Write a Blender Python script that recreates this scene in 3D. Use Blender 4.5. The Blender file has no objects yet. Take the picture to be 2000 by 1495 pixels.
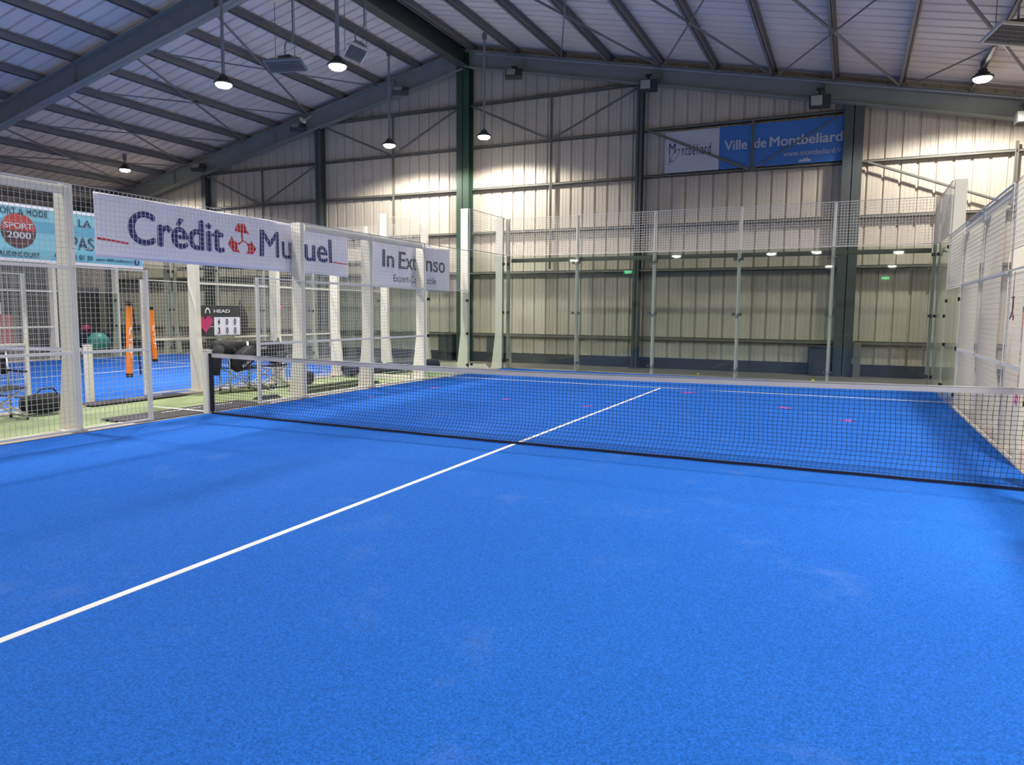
import bpy, bmesh, math, random
from math import sin, cos, pi, sqrt
from mathutils import Vector, Matrix
random.seed(7)
SC = bpy.context.scene
COL = SC.collection

# ---------------------------------------------------------------- camera, world, exposure
FPX = 1415.05
cd = bpy.data.cameras.new('camera')
cam = bpy.data.objects.new('camera', cd); COL.objects.link(cam)
cd.sensor_width = 36.0; cd.sensor_fit = 'HORIZONTAL'; cd.lens = 36.0 * FPX / 2000.0
cd.clip_start = 0.05; cd.clip_end = 300
_y, _t, _r = 0.43633832, -0.09694316, 0.0081235
_f = Vector((-sin(_y) * cos(_t), cos(_y) * cos(_t), sin(_t)))
_r0 = Vector((cos(_y), sin(_y), 0)); _u0 = _r0.cross(_f)
_R = cos(_r) * _r0 + sin(_r) * _u0; _U = -sin(_r) * _r0 + cos(_r) * _u0
cam.matrix_world = Matrix(((_R.x, _U.x, -_f.x, 3.44194), (_R.y, _U.y, -_f.y, -7.62543),
                           (_R.z, _U.z, -_f.z, 1.53161), (0, 0, 0, 1)))
SC.camera = cam
w = bpy.data.worlds.new('world'); SC.world = w; w.use_nodes = True
w.node_tree.nodes['Background'].inputs[0].default_value = (0.5, 0.55, 0.7, 1)
w.node_tree.nodes['Background'].inputs[1].default_value = 0.02
SC.view_settings.view_transform = 'Standard'; SC.view_settings.look = 'None'
SC.view_settings.gamma = 1.0; SC.view_settings.use_curve_mapping = False
SC.view_settings.exposure = 0.17
SC.cycles.transparent_max_bounces = 40
LAMP_W = 1500.0
LAMP_COL = (1.0, 0.95, 0.87)

# ---------------------------------------------------------------- materials
def lin(c):
    return tuple(((v / 255.0) / 12.92 if v / 255.0 <= 0.04045 else ((v / 255.0 + 0.055) / 1.055) ** 2.4) for v in c)
def mat(name, rgb, rough=0.6, metal=0.0, var=0.06, scale=3.0, bump=0.0, bscale=60.0, spec=0.5):
    m = bpy.data.materials.new(name); m.use_nodes = True
    nt = m.node_tree; b = nt.nodes['Principled BSDF']
    b.inputs['Roughness'].default_value = rough; b.inputs['Metallic'].default_value = metal
    b.inputs['Specular IOR Level'].default_value = spec
    c = lin(rgb)
    tc = nt.nodes.new('ShaderNodeTexCoord')
    n = nt.nodes.new('ShaderNodeTexNoise'); n.inputs['Scale'].default_value = scale; n.inputs['Detail'].default_value = 4
    nt.links.new(tc.outputs['Object'], n.inputs['Vector'])
    r = nt.nodes.new('ShaderNodeValToRGB')
    r.color_ramp.elements[0].position = 0.3; r.color_ramp.elements[1].position = 0.7
    r.color_ramp.elements[0].color = tuple(v * (1 - var) for v in c) + (1,)
    r.color_ramp.elements[1].color = tuple(min(1, v * (1 + var)) for v in c) + (1,)
    nt.links.new(n.outputs['Fac'], r.inputs['Fac'])
    nt.links.new(r.outputs['Color'], b.inputs['Base Color'])
    if bump:
        n2 = nt.nodes.new('ShaderNodeTexNoise'); n2.inputs['Scale'].default_value = bscale
        nt.links.new(tc.outputs['Object'], n2.inputs['Vector'])
        bp = nt.nodes.new('ShaderNodeBump'); bp.inputs['Strength'].default_value = bump; bp.inputs['Distance'].default_value = 0.01
        nt.links.new(n2.outputs['Fac'], bp.inputs['Height']); nt.links.new(bp.outputs['Normal'], b.inputs['Normal'])
    return m
def emit(name, rgb, s):
    m = bpy.data.materials.new(name); m.use_nodes = True
    nt = m.node_tree; b = nt.nodes['Principled BSDF']
    b.inputs['Base Color'].default_value = lin(rgb) + (1,)
    b.inputs['Emission Color'].default_value = lin(rgb) + (1,); b.inputs['Emission Strength'].default_value = s
    return m
def turf_mat(name, rgb, sandy=0.5):
    m = mat(name, rgb, rough=0.95, spec=0.1)
    nt = m.node_tree; b = nt.nodes['Principled BSDF']; nd = nt.nodes.new
    tc = nd('ShaderNodeTexCoord')
    c = lin(rgb)
    f = nd('ShaderNodeTexNoise'); f.inputs['Scale'].default_value = 110; f.inputs['Detail'].default_value = 3
    g = nd('ShaderNodeTexNoise'); g.inputs['Scale'].default_value = 0.55; g.inputs['Detail'].default_value = 5; g.inputs['Roughness'].default_value = 0.6
    s = nd('ShaderNodeTexNoise'); s.inputs['Scale'].default_value = 1.1; s.inputs['Detail'].default_value = 9; s.inputs['Roughness'].default_value = 0.75
    for k in (f, g, s): nt.links.new(tc.outputs['Object'], k.inputs['Vector'])
    r1 = nd('ShaderNodeValToRGB'); r1.color_ramp.elements[0].position = 0.25; r1.color_ramp.elements[1].position = 0.75
    r1.color_ramp.elements[0].color = tuple(v * 0.60 for v in c) + (1,); r1.color_ramp.elements[1].color = tuple(min(1, v * 1.36) for v in c) + (1,)
    nt.links.new(f.outputs['Fac'], r1.inputs['Fac'])
    r2 = nd('ShaderNodeValToRGB'); r2.color_ramp.elements[0].position = 0.35; r2.color_ramp.elements[1].position = 0.7
    r2.color_ramp.elements[0].color = (0.93, 0.93, 0.95, 1); r2.color_ramp.elements[1].color = (1, 1, 1, 1)
    nt.links.new(g.outputs['Fac'], r2.inputs['Fac'])
    mx = nd('ShaderNodeMix'); mx.data_type = 'RGBA'; mx.blend_type = 'MULTIPLY'; mx.inputs[0].default_value = 1
    nt.links.new(r1.outputs['Color'], mx.inputs[6]); nt.links.new(r2.outputs['Color'], mx.inputs[7])
    r3 = nd('ShaderNodeValToRGB'); r3.color_ramp.elements[0].position = 0.56; r3.color_ramp.elements[1].position = 0.80
    r3.color_ramp.elements[0].color = (0, 0, 0, 1); r3.color_ramp.elements[1].color = (sandy,) * 3 + (1,)
    nt.links.new(s.outputs['Fac'], r3.inputs['Fac'])
    m2 = nd('ShaderNodeMix'); m2.data_type = 'RGBA'; m2.inputs[7].default_value = lin((150, 165, 205)) + (1,)
    nt.links.new(r3.outputs['Color'], m2.inputs[0]); nt.links.new(mx.outputs[2], m2.inputs[6])
    nt.links.new(m2.outputs[2], b.inputs['Base Color'])
    bp = nd('ShaderNodeBump'); bp.inputs['Strength'].default_value = 0.5; bp.inputs['Distance'].default_value = 0.008
    nt.links.new(f.outputs['Fac'], bp.inputs['Height']); nt.links.new(bp.outputs['Normal'], b.inputs['Normal'])
    return m
def glass_mat(name):
    m = bpy.data.materials.new(name); m.use_nodes = True
    nt = m.node_tree; nt.nodes.remove(nt.nodes['Principled BSDF']); out = nt.nodes['Material Output']; nd = nt.nodes.new
    t = nd('ShaderNodeBsdfTransparent'); t.inputs[0].default_value = (0.78, 0.82, 0.80, 1)
    g = nd('ShaderNodeBsdfGlossy'); g.inputs['Roughness'].default_value = 0.02; g.inputs[0].default_value = (0.95, 1, 0.97, 1)
    fr = nd('ShaderNodeFresnel'); fr.inputs[0].default_value = 1.5
    mx = nd('ShaderNodeMixShader')
    ge = nd('ShaderNodeNewGeometry'); iv = nd('ShaderNodeMath'); iv.operation = 'SUBTRACT'; iv.inputs[0].default_value = 1.0
    nt.links.new(ge.outputs['Backfacing'], iv.inputs[1])
    ml = nd('ShaderNodeMath'); ml.operation = 'MULTIPLY'; nt.links.new(fr.outputs[0], ml.inputs[0]); nt.links.new(iv.outputs[0], ml.inputs[1])
    nt.links.new(ml.outputs[0], mx.inputs[0]); nt.links.new(t.outputs[0], mx.inputs[1]); nt.links.new(g.outputs[0], mx.inputs[2])
    nt.links.new(mx.outputs[0], out.inputs[0])
    return m

M = dict(
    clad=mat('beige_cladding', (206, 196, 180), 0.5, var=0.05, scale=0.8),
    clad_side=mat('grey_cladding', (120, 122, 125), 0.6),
    deck=mat('roof_deck', (238, 226, 219), 0.55, var=0.05, scale=0.7),
    green=mat('green_steel', (50, 74, 60), 0.5),
    steel=mat('grey_green_steel', (142, 146, 142), 0.5),
    darksteel=mat('dark_steel', (72, 80, 76), 0.5),
    column=mat('column_steel', (82, 88, 88), 0.5),
    band=mat('net_band', (196, 190, 184), 0.7),
    purlin=mat('purlin_steel', (126, 124, 126), 0.5),
    rail=mat('wall_rail_steel', (118, 117, 109), 0.5),
    plinth=mat('dark_plinth', (74, 76, 80), 0.8),
    concrete=mat('concrete', (118, 112, 104), 0.9, var=0.14, scale=2.0, bump=0.2),
    kerb=mat('kerb_concrete', (168, 158, 148), 0.9, var=0.12, scale=6.0, bump=0.2),
    turf=turf_mat('blue_turf', (38, 108, 206), 0.22),
    turf2=turf_mat('blue_turf_second', (42, 108, 206), 0.12),
    greenfloor=mat('green_walkway', (142, 156, 112), 0.9, var=0.10, scale=1.5, bump=0.1),
    line=mat('white_line', (238, 238, 236), 0.9),
    white=mat('white_paint', (222, 218, 205), 0.45, var=0.03),
    wirelit=mat('wire_lit_tone', (232, 226, 212), 0.5, var=0.02),  # lighter copy of the wire colour, lamp light on the top mesh painted in
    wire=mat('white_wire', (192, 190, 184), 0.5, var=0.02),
    galv=mat('galvanised', (150, 154, 158), 0.45, metal=0.3),
    glass=glass_mat('clear_glass'),
    black=mat('black_plastic', (24, 24, 26), 0.5),
    net=mat('black_net_cord', (22, 28, 48), 0.8),
    fabric=mat('black_fabric', (24, 25, 30), 0.85, var=0.2, scale=12, bump=0.3),
    greyfab=mat('grey_fabric', (62, 63, 68), 0.85, var=0.1, scale=12),
    navy=mat('navy_fabric', (34, 40, 66), 0.8, var=0.15, scale=8, bump=0.2),
    alu=mat('aluminium', (200, 204, 210), 0.28, metal=0.85),
    banner=mat('white_banner', (226, 225, 236), 0.55, var=0.02),
    cyan=mat('cyan_banner', (118, 184, 206), 0.55, var=0.03),
    cyandk=mat('cyan_band', (84, 158, 190), 0.55, var=0.03),
    ink_blue=mat('blue_ink', (38, 46, 110), 0.6),
    ink_red=mat('red_ink', (196, 32, 44), 0.6),
    ink_grey=mat('grey_ink', (54, 56, 72), 0.6),
    ink_navy=mat('navy_ink', (34, 62, 84), 0.6),
    badge_red=mat('badge_red', (168, 62, 60), 0.6),
    badge_dark=mat('badge_dark', (78, 52, 56), 0.6),
    fb=mat('badge_blue', (52, 66, 140), 0.6),
    town=mat('town_blue', (62, 120, 194), 0.5, var=0.03),
    townwhite=mat('town_white', (198, 200, 210), 0.5, var=0.02),
    townink=mat('town_ink', (50, 44, 84), 0.6),
    orange=mat('orange_tube', (244, 132, 30), 0.4),
    pink=mat('pink_card', (190, 58, 106), 0.6),
    pinktape=mat('pink_tape', (222, 104, 190), 0.6),
    teal=mat('teal_vinyl', (92, 182, 178), 0.4),
    ball=mat('yellow_felt', (196, 214, 60), 0.9),
    dark=mat('dark_body', (60, 62, 62), 0.5),
    grille=mat('grille', (112, 106, 100), 0.5, metal=0.5),
    dullglass=mat('lamp_glass_off', (176, 178, 172), 0.25),
    matblack=mat('rubber_mat', (58, 56, 60), 0.95, var=0.1, scale=20, bump=0.3),
    roll=mat('dark_green_mat', (66, 74, 36), 0.95, var=0.2, scale=14, bump=0.3),
    red=mat('dull_red', (168, 96, 100), 0.8),
    lens=emit('lamp_lens', (255, 250, 240), 40.0),
    exit=emit('exit_green', (110, 240, 160), 16.0),
)

# ---------------------------------------------------------------- mesh helpers
class MB:
    def __init__(s): s.v = []; s.f = []
    def add(s, vs, fs):
        n = len(s.v); s.v += [tuple(v) for v in vs]; s.f += [tuple(i + n for i in f) for f in fs]; return s
    def box(s, x0, x1, y0, y1, z0, z1):
        return s.add([(x0, y0, z0), (x1, y0, z0), (x1, y1, z0), (x0, y1, z0), (x0, y0, z1), (x1, y0, z1), (x1, y1, z1), (x0, y1, z1)],
                     [(0, 3, 2, 1), (4, 5, 6, 7), (0, 1, 5, 4), (1, 2, 6, 5), (2, 3, 7, 6), (3, 0, 4, 7)])
    def cbox(s, c, d): return s.box(c[0] - d[0] / 2, c[0] + d[0] / 2, c[1] - d[1] / 2, c[1] + d[1] / 2, c[2] - d[2] / 2, c[2] + d[2] / 2)
    def bar(s, p, q, a, b, up=(0, 0, 1)):
        p = Vector(p); q = Vector(q); d = (q - p).normalized(); up = Vector(up)
        if abs(d.dot(up)) > 0.99: up = Vector((1, 0, 0))
        r = d.cross(up).normalized(); u = r.cross(d)
        vs = []
        for e in (p, q):
            for sx, sy in ((-1, -1), (1, -1), (1, 1), (-1, 1)): vs.append(e + r * sx * a / 2 + u * sy * b / 2)
        return s.add(vs, [(0, 1, 2, 3), (7, 6, 5, 4), (0, 4, 5, 1), (1, 5, 6, 2), (2, 6, 7, 3), (3, 7, 4, 0)])
    def tube(s, pts, r, n=8, r2=None):
        pts = [Vector(p) for p in pts]; m = len(pts); vs = []; fs = []
        prev = None
        for i, p in enumerate(pts):
            d = (pts[min(i + 1, m - 1)] - pts[max(i - 1, 0)]).normalized()
            if prev is None:
                a = Vector((0, 0, 1)) if abs(d.z) < 0.9 else Vector((1, 0, 0))
            else: a = prev
            u = (a - d * a.dot(d)).normalized(); w_ = d.cross(u); prev = u
            rr = r if r2 is None else r + (r2 - r) * i / (m - 1)
            for k in range(n):
                t = 2 * pi * k / n; vs.append(p + (u * cos(t) + w_ * sin(t)) * rr)
        for i in range(m - 1):
            for k in range(n):
                a0 = i * n + k; b0 = i * n + (k + 1) % n; fs.append((a0, b0, b0 + n, a0 + n))
        fs.append(tuple(range(n - 1, -1, -1))); fs.append(tuple((m - 1) * n + k for k in range(n)))
        return s.add(vs, fs)
    def lathe(s, prof, c=(0, 0, 0), n=24):
        vs = []; fs = []; m = len(prof)
        for r, z in prof:
            for k in range(n): vs.append((c[0] + r * cos(2 * pi * k / n), c[1] + r * sin(2 * pi * k / n), c[2] + z))
        for i in range(m - 1):
            for k in range(n):
                a0 = i * n + k; b0 = i * n + (k + 1) % n; fs.append((a0, b0, b0 + n, a0 + n))
        fs.append(tuple(range(n - 1, -1, -1))); fs.append(tuple((m - 1) * n + k for k in range(n)))
        return s.add(vs, fs)
    def prism(s, pts, fn, t0, t1):
        # pts 2-D outline; fn(a,b,t) -> 3-D
        n = len(pts); vs = [fn(a, b, t0) for a, b in pts] + [fn(a, b, t1) for a, b in pts]
        fs = [tuple(range(n - 1, -1, -1)), tuple(range(n, 2 * n))] + [(i, (i + 1) % n, n + (i + 1) % n, n + i) for i in range(n)]
        return s.add(vs, fs)
    def grid(s, fn, nu, nv, closed_thick=None):
        vs = [fn(i / nu, j / nv) for j in range(nv + 1) for i in range(nu + 1)]
        fs = [(j * (nu + 1) + i, j * (nu + 1) + i + 1, (j + 1) * (nu + 1) + i + 1, (j + 1) * (nu + 1) + i) for j in range(nv) for i in range(nu)]
        return s.add(vs, fs)
    def blob(s, c, d, e=0.5, nu=28, nv=16, amp=0.0, rot=0.0, tilt=0.0, seed=0):
        # super-ellipsoid with soft lumps
        def sg(v, p): return math.copysign(abs(v) ** p, v)
        vs = []; fs = []
        for j in range(nv + 1):
            ph = -pi / 2 + pi * j / nv
            for i in range(nu):
                th = 2 * pi * i / nu
                x = sg(cos(ph), e) * sg(cos(th), e); y = sg(cos(ph), e) * sg(sin(th), e); z = sg(sin(ph), e)
                k = 1 + amp * (sin(3.1 * x + 2.3 * z + seed) * cos(2.7 * y - 1.7 * z + seed * 2) + 0.5 * sin(7 * x + 5 * y + 6 * z + seed))
                p = Vector((x * d[0] / 2 * k, y * d[1] / 2 * k, z * d[2] / 2 * k))
                p = Matrix.Rotation(rot, 3, 'Z') @ (Matrix.Rotation(tilt, 3, 'X') @ p)
                vs.append((c[0] + p.x, c[1] + p.y, c[2] + p.z))
        for j in range(nv):
            for i in range(nu):
                a0 = j * nu + i; b0 = j * nu + (i + 1) % nu; fs.append((a0, b0, b0 + nu, a0 + nu))
        return s.add(vs, fs)
    def build(s, name, m, parent=None, smooth=False, loc=None, bevel=0):
        me = bpy.data.meshes.new(name)
        off = Vector(loc) if loc is not None else (parent_loc(parent) if parent else Vector((0, 0, 0)))
        me.from_pydata([tuple(Vector(v) - off) for v in s.v], [], s.f); me.update()
        o = bpy.data.objects.new(name, me); COL.objects.link(o)
        me.materials.append(m)
        if smooth:
            for p in me.polygons: p.use_smooth = True
        if parent is not None:
            o.parent = parent
            o.location = off - parent_loc(parent)
        else: o.location = off
        if bevel:
            bv = o.modifiers.new('bevel', 'BEVEL'); bv.width = bevel; bv.segments = 2
        return o
def parent_loc(o):
    v = Vector((0, 0, 0))
    while o is not None: v += o.location; o = o.parent
    return v
def tag(o, label=None, cat=None, group=None, kind=None):
    if label: o['label'] = label
    if cat: o['category'] = cat
    if group: o['group'] = group
    if kind: o['kind'] = kind
    return o
def thing(name, loc, label, cat, group=None):
    o = bpy.data.objects.new(name, None); COL.objects.link(o); o.location = loc; o.empty_display_size = 0.2
    return tag(o, label, cat, group)
def copy_thing(src, loc, label=None, rz=None):
    def cp(o, par):
        c = o.copy(); COL.objects.link(c)
        if par is not None: c.parent = par
        for ch in [x for x in COL.objects if x.parent == o]: cp(ch, c)
        return c
    c = cp(src, None); c.location = loc
    if label: c['label'] = label
    if rz is not None: c.rotation_euler.z = rz
    return c
ORD = ['first', 'second', 'third', 'fourth', 'fifth', 'sixth', 'seventh', 'eighth', 'ninth', 'tenth', 'eleventh', 'twelfth', 'thirteenth', 'fourteenth']

def text_mesh(body, bold=0.0, spacing=1.0, shear=0.0):
    cu = bpy.data.curves.new('txt', 'FONT'); cu.body = body; cu.size = 1.0; cu.offset = bold; cu.space_character = spacing; cu.shear = shear
    cu.resolution_u = 6
    ob = bpy.data.objects.new('txt', cu); COL.objects.link(ob)
    bpy.context.view_layer.update()
    dg = bpy.context.evaluated_depsgraph_get()
    me = bpy.data.meshes.new_from_object(ob.evaluated_get(dg))
    vs = [v.co.copy() for v in me.vertices]; fs = [tuple(p.vertices) for p in me.polygons]
    bpy.data.objects.remove(ob); bpy.data.curves.remove(cu); bpy.data.meshes.remove(me)
    return vs, fs
def text(mb, body, fn, a0, a1, b0, b1, bold=0.012, spacing=1.0, fitcap=True, shear=0.0, slope=0.0):
    """letters whose bounding box is stretched to a0..a1 x b0..b1 ; fn(a,b) -> point"""
    vs, fs = text_mesh(body, 0.0, spacing, shear)
    x0 = min(v.x for v in vs); x1 = max(v.x for v in vs); y0 = min(v.y for v in vs); y1 = max(v.y for v in vs)
    # heavier strokes: overlaid copies nudged sideways and up, each a hair above the last
    off = [(0, 0)] if bold <= 0 else [(0, 0), (-bold, 0), (bold, 0), (0, bold * .6), (0, -bold * .6)]
    w_ = (a1 - a0) / (x1 - x0); h_ = (b1 - b0) / (y1 - y0)
    p0, p1, p2 = (Vector(fn(*q)) for q in (((a0 + a1) / 2, (b0 + b1) / 2), ((a0 + a1) / 2 + 0.1, (b0 + b1) / 2), ((a0 + a1) / 2, (b0 + b1) / 2 + 0.1)))
    nrm = (p1 - p0).cross(p2 - p0).normalized()
    for k, (dx, dy) in enumerate(off):
        mb.add([Vector(fn(a0 + w_ * (v.x + dx - x0), b0 + h_ * (v.y + dy - y0))) + nrm * (0.0008 * k) for v in vs], fs)
    return mb

# ---------------------------------------------------------------- setting: floor, walls, roof
RX, RZ, SLR, SLL = -7.42, 9.50, 0.210, 0.213           # ridge line and roof slopes
def zdeck(x): return RZ - (SLR * (x - RX) if x > RX else SLL * (RX - x))
XL, XR, YF, YB = -27.0, 8.6, -48.0, 12.42
tag(MB().box(XL, XR, YF, YB, -0.25, 0.0).build('floor', M['concrete']), kind='structure')

def ribbed(x0, x1, pitch, phase):
    """profile of a clad sheet: list of (along, depth) ; depth>0 = recessed"""
    pts = [(x0, 0)]
    k = math.floor((x0 - phase) / pitch)
    while True:
        c = phase + k * pitch; k += 1
        if c - 0.06 <= x0: continue
        if c + 0.06 >= x1: break
        pts += [(c - 0.034, 0), (c - 0.02, 0.045), (c + 0.02, 0.045), (c + 0.034, 0)]
        for g in (0.12, 0.225):
            if c + g + 0.03 < x1: pts += [(c + g - 0.008, 0), (c + g, 0.007), (c + g + 0.008, 0)]
    pts.append((x1, 0)); return pts
prof = ribbed(XL, XR, 0.3655, -6.64)
mb = MB(); n = len(prof)
vs = [(x, YB + d, 0.0) for x, d in prof] + [(x, YB + d, zdeck(x) + 0.02) for x, d in prof]
mb.add(vs, [(i, i + 1, n + i + 1, n + i) for i in range(n - 1)])
mb.box(XL, XR, YB + 0.06, YB + 0.12, -0.2, 4.0)
tag(mb.build('wall_back', M['clad']), kind='structure')
tag(MB().box(XL, XR, YB - 0.035, YB + 0.05, 0, 0.30).build('baseboard_back', M['plinth']), kind='structure')
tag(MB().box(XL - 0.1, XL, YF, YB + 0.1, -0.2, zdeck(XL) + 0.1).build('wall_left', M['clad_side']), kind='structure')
tag(MB().box(XR, XR + 0.1, YF, YB + 0.1, -0.2, zdeck(XR) + 0.1).build('wall_right', M['clad']), kind='structure')
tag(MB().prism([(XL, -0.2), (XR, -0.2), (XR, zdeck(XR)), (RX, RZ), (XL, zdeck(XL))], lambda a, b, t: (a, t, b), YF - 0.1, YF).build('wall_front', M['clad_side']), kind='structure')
# roof deck: sheets ribbed across the slope
mb = MB()
pr_ = []
y = YF
pit = 0.36
ys = [(YF, 0)]
k = 0
while True:
    c = YB - 0.15 - k * pit; k += 1
    if c < -14: break
    ys += [(c + 0.038, 0), (c + 0.028, 0.055), (c - 0.028, 0.055), (c - 0.038, 0)]
ys = sorted([ys[0]] + ys[1:]) + [(YB + 0.1, 0)]
n = len(ys)
for xa, xb in ((XL - 0.1, RX), (RX, XR + 0.1)):
    vs = [(xa, yy, zdeck(xa) + d) for yy, d in ys] + [(xb, yy, zdeck(xb) + d) for yy, d in ys]
    mb.add(vs, [(i, i + 1, n + i + 1, n + i) for i in range(n - 1)])
tag(mb.build('ceiling', M['deck']), kind='structure')

# rafters (steel I beams across the hall)
def ibeam(mb, p, q, w_, h, tf=0.02, tw=0.014):
    """top centre line p->q"""
    p = Vector(p); q = Vector(q)
    dz = Vector((0, 0, 1))
    for o_, a, b in ((-tf / 2, w_, tf), (-h / 2, tw, h), (-h + tf / 2, w_, tf)):
        mb.bar(p + dz * o_, q + dz * o_, a, b)
    return mb
DP = 0.20                                                # purlin depth
frames = [(12.10, 'rafter against the back wall'), (5.0, 'rafter crossing above the net end of the courts'), (-2.2, 'rafter overhead'), (-9.4, 'rafter behind')]
for fy, ds in frames:
    for sd, xa in (('left', XL), ('right', XR)):
        g = MB()
        ibeam(g, (RX, fy, zdeck(RX) - DP), (xa, fy, zdeck(xa) - DP), 0.26, 0.50 if sd == 'right' else 0.56)
        for k in range(4):
            x_ = RX + (xa - RX) * (k + 0.5) / 4; z_ = zdeck(x_) - DP
            g.box(x_ - 0.006, x_ + 0.006, fy - 0.12, fy + 0.12, z_ - 0.48, z_ - 0.02)
        tag(g.build('roof_rafter', M['steel'], loc=(RX, fy, 8.9)), 'dark steel %s, %s slope' % (ds, sd), 'roof beam')
g = MB()
ibeam(g, (RX, -14, 9.42), (RX, 12.2, 9.42), 0.34, 0.62)
tag(g.build('ridge_beam', M['darksteel'], loc=(RX, 0, 9)), 'deep dark steel beam running under the roof ridge to the back wall', 'roof beam')

# purlins
def purlin(x, lab, grp):
    g = MB(); z = zdeck(x) - 0.012
    s = -1 if x > RX else 1
    # Z section following the slope
    g.box(x - 0.006, x + 0.006, -13.5, 12.3, z - DP, z)
    g.box(x - 0.07, x + 0.006, -13.5, 12.3, z - DP, z - DP + 0.012)
    g.box(x - 0.006, x + 0.07, -13.5, 12.3, z - 0.03, z - 0.018)
    return tag(g.build('roof_purlin', M['purlin'], loc=(x, 0, z)), lab, 'roof purlin', grp)
PR = [-7.42 + 0.30 + 1.42 * k for k in range(0, 12)]
PL = [-7.42 - 0.17 - 1.42 * k for k in range(0, 14)]
for k, x in enumerate(PR):
    if x < XR: purlin(x, 'grey steel roof purlin on the right slope, %s down from the ridge' % ORD[k], 'purlins of the right roof slope')
for k, x in enumerate(PL):
    if x > XL: purlin(x, 'grey steel roof purlin on the left slope, %s down from the ridge' % ORD[k], 'purlins of the left roof slope')
# cross rods between the two last frames
def rod(p, q, r, name, lab, cat, m, grp=None):
    return tag(MB().tube([p, q], r, 6).build(name, m, loc=p), lab, cat, grp)
def zr(x): return zdeck(x) - 0.23
for side, lst in (('right', PR), ('left', PL)):
    ks = list(range(3, len(lst) - 1, 2)) if side == 'right' else list(range(3, len(lst) - 1, 2))
    for j, k in enumerate(ks):
        a, b = lst[k - 1], lst[k + 1]
        if b > XR or b < XL: continue
        rod((a, 5.1, zr(a)), (b, 12.0, zr(b)), 0.030, 'roof_brace', 'thick cross brace under %s roof slope, running away and down, %s from ridge' % (side, ORD[j]), 'brace', M['purlin'], 'cross braces under the roof')
        rod((b, 5.1, zr(b) - 0.05), (a, 12.0, zr(a) - 0.05), 0.018, 'roof_brace', 'thin cross rod under %s roof slope, running away and up, %s from ridge' % (side, ORD[j]), 'brace', M['purlin'], 'cross braces under the roof')
# conduit along the gable rafter
g = MB(); g.tube([(-6.9, 11.86, 9.06), (7.8, 11.86, 9.06 - 0.207 * 14.7)], 0.025, 8)
cdt = g.build('conduit', M['galv'], loc=(-6.9, 11.86, 9.06)); tag(cdt, 'long pale conduit pipe running down along the right gable rafter', 'pipe')
for x in PR[1:10]:
    if x < 7.6:
        z = 9.06 - 0.207 * (x + 6.9)
        MB().bar((x, 11.86, z), (x, 11.90, zdeck(x) - 0.2), 0.012, 0.012).build('hanger', M['galv'], cdt)

# columns of the gable
def column(x, w_, d, lab, m):
    g = MB(); top = zdeck(x) - 0.3
    y1 = 12.36; y0 = y1 - d
    g.box(x - w_ / 2, x + w_ / 2, y0, y0 + 0.02, 0, top)
    g.box(x - w_ / 2, x + w_ / 2, y1 - 0.02, y1, 0, top)
    g.box(x - 0.01, x + 0.01, y0, y1, 0, top)
    g.box(x - w_ / 2 - 0.05, x + w_ / 2 + 0.05, y0 - 0.05, y1, 0, 0.03)
    return tag(g.build('steel_column', m, loc=(x, y0, 0)), lab, 'column')
column(-7.45, 0.42, 0.30, 'wide green steel column under the ridge against the back wall', M['green'])
column(3.27, 0.44, 0.26, 'wide grey steel column at the right end of the blue town banner', M['column'])
column(-2.02, 0.17, 0.26, 'slim grey steel column left of the blue and white town banner', M['column'])
column(-13.0, 0.24, 0.26, 'grey steel column left of the green centre column', M['column'])
column(-18.3, 0.20, 0.26, 'grey steel column at the far left of the back wall, above the bank banner', M['column'])
column(8.3, 0.2, 0.26, 'grey steel column in the right corner of the hall', M['column'])
column(-23.6, 0.2, 0.26, 'grey steel column near the left corner of the hall', M['column'])

# sheeting rails, per bay
bays = [(-23.5, -18.42), (-18.2, -13.14), (-12.86, -7.68), (-7.22, -2.12), (-1.92, 3.03), (3.51, 8.2)]
bayn = ['leftmost bay', 'bay left of the third column', 'bay just left of the green column', 'bay just right of the green column', 'bay of the town banner', 'rightmost bay']
lev = [(0.83, 0.10, 0.10, 'lowest'), (2.70, 0.08, 0.27, 'deep lower'), (3.92, 0.07, 0.15, 'middle'), (5.24, 0.07, 0.12, 'upper middle'), (6.48, 0.07, 0.12, 'upper'), (7.74, 0.07, 0.12, 'topmost')]
for (xa, xb), bn in zip(bays, bayn):
    for z, h, d, nm in lev:
        if z > min(zdeck(xa), zdeck(xb)) - 0.60: continue
        g = MB(); g.box(xa, xb, 12.40 - d, 12.41, z - h / 2, z - h / 2 + 0.012); g.box(xa, xb, 12.40 - d, 12.40 - d + 0.012, z - h / 2, z + h / 2)
        g.box(xa, xb, 12.40 - d, 12.41, z + h / 2 - 0.012, z + h / 2)
        tag(g.build('wall_rail', M['rail'], loc=((xa + xb) / 2, 12.3, z)), '%s horizontal steel rail on the back wall, %s' % (nm, bn), 'wall rail', 'sheeting rails of the back wall')
r = thing('utility_box', (2.85, 12.1, 0), 'dark low cabinet behind the glass at the foot of the wide grey column', 'box')
MB().box(2.52, 3.02, 12.0, 12.34, 0.0, 0.72).build('body', M['plinth'], r, bevel=0.01)
MB().box(2.50, 3.04, 11.98, 12.36, 0.72, 0.75).build('lid', M['plinth'], r)
tag(MB().box(3.52, 3.68, 11.95, 12.1, 0, 0.86).build('short_post', M['rail'], loc=(3.6, 12, 0)), 'short grey steel post standing right of the wide grey column', 'post')
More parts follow.
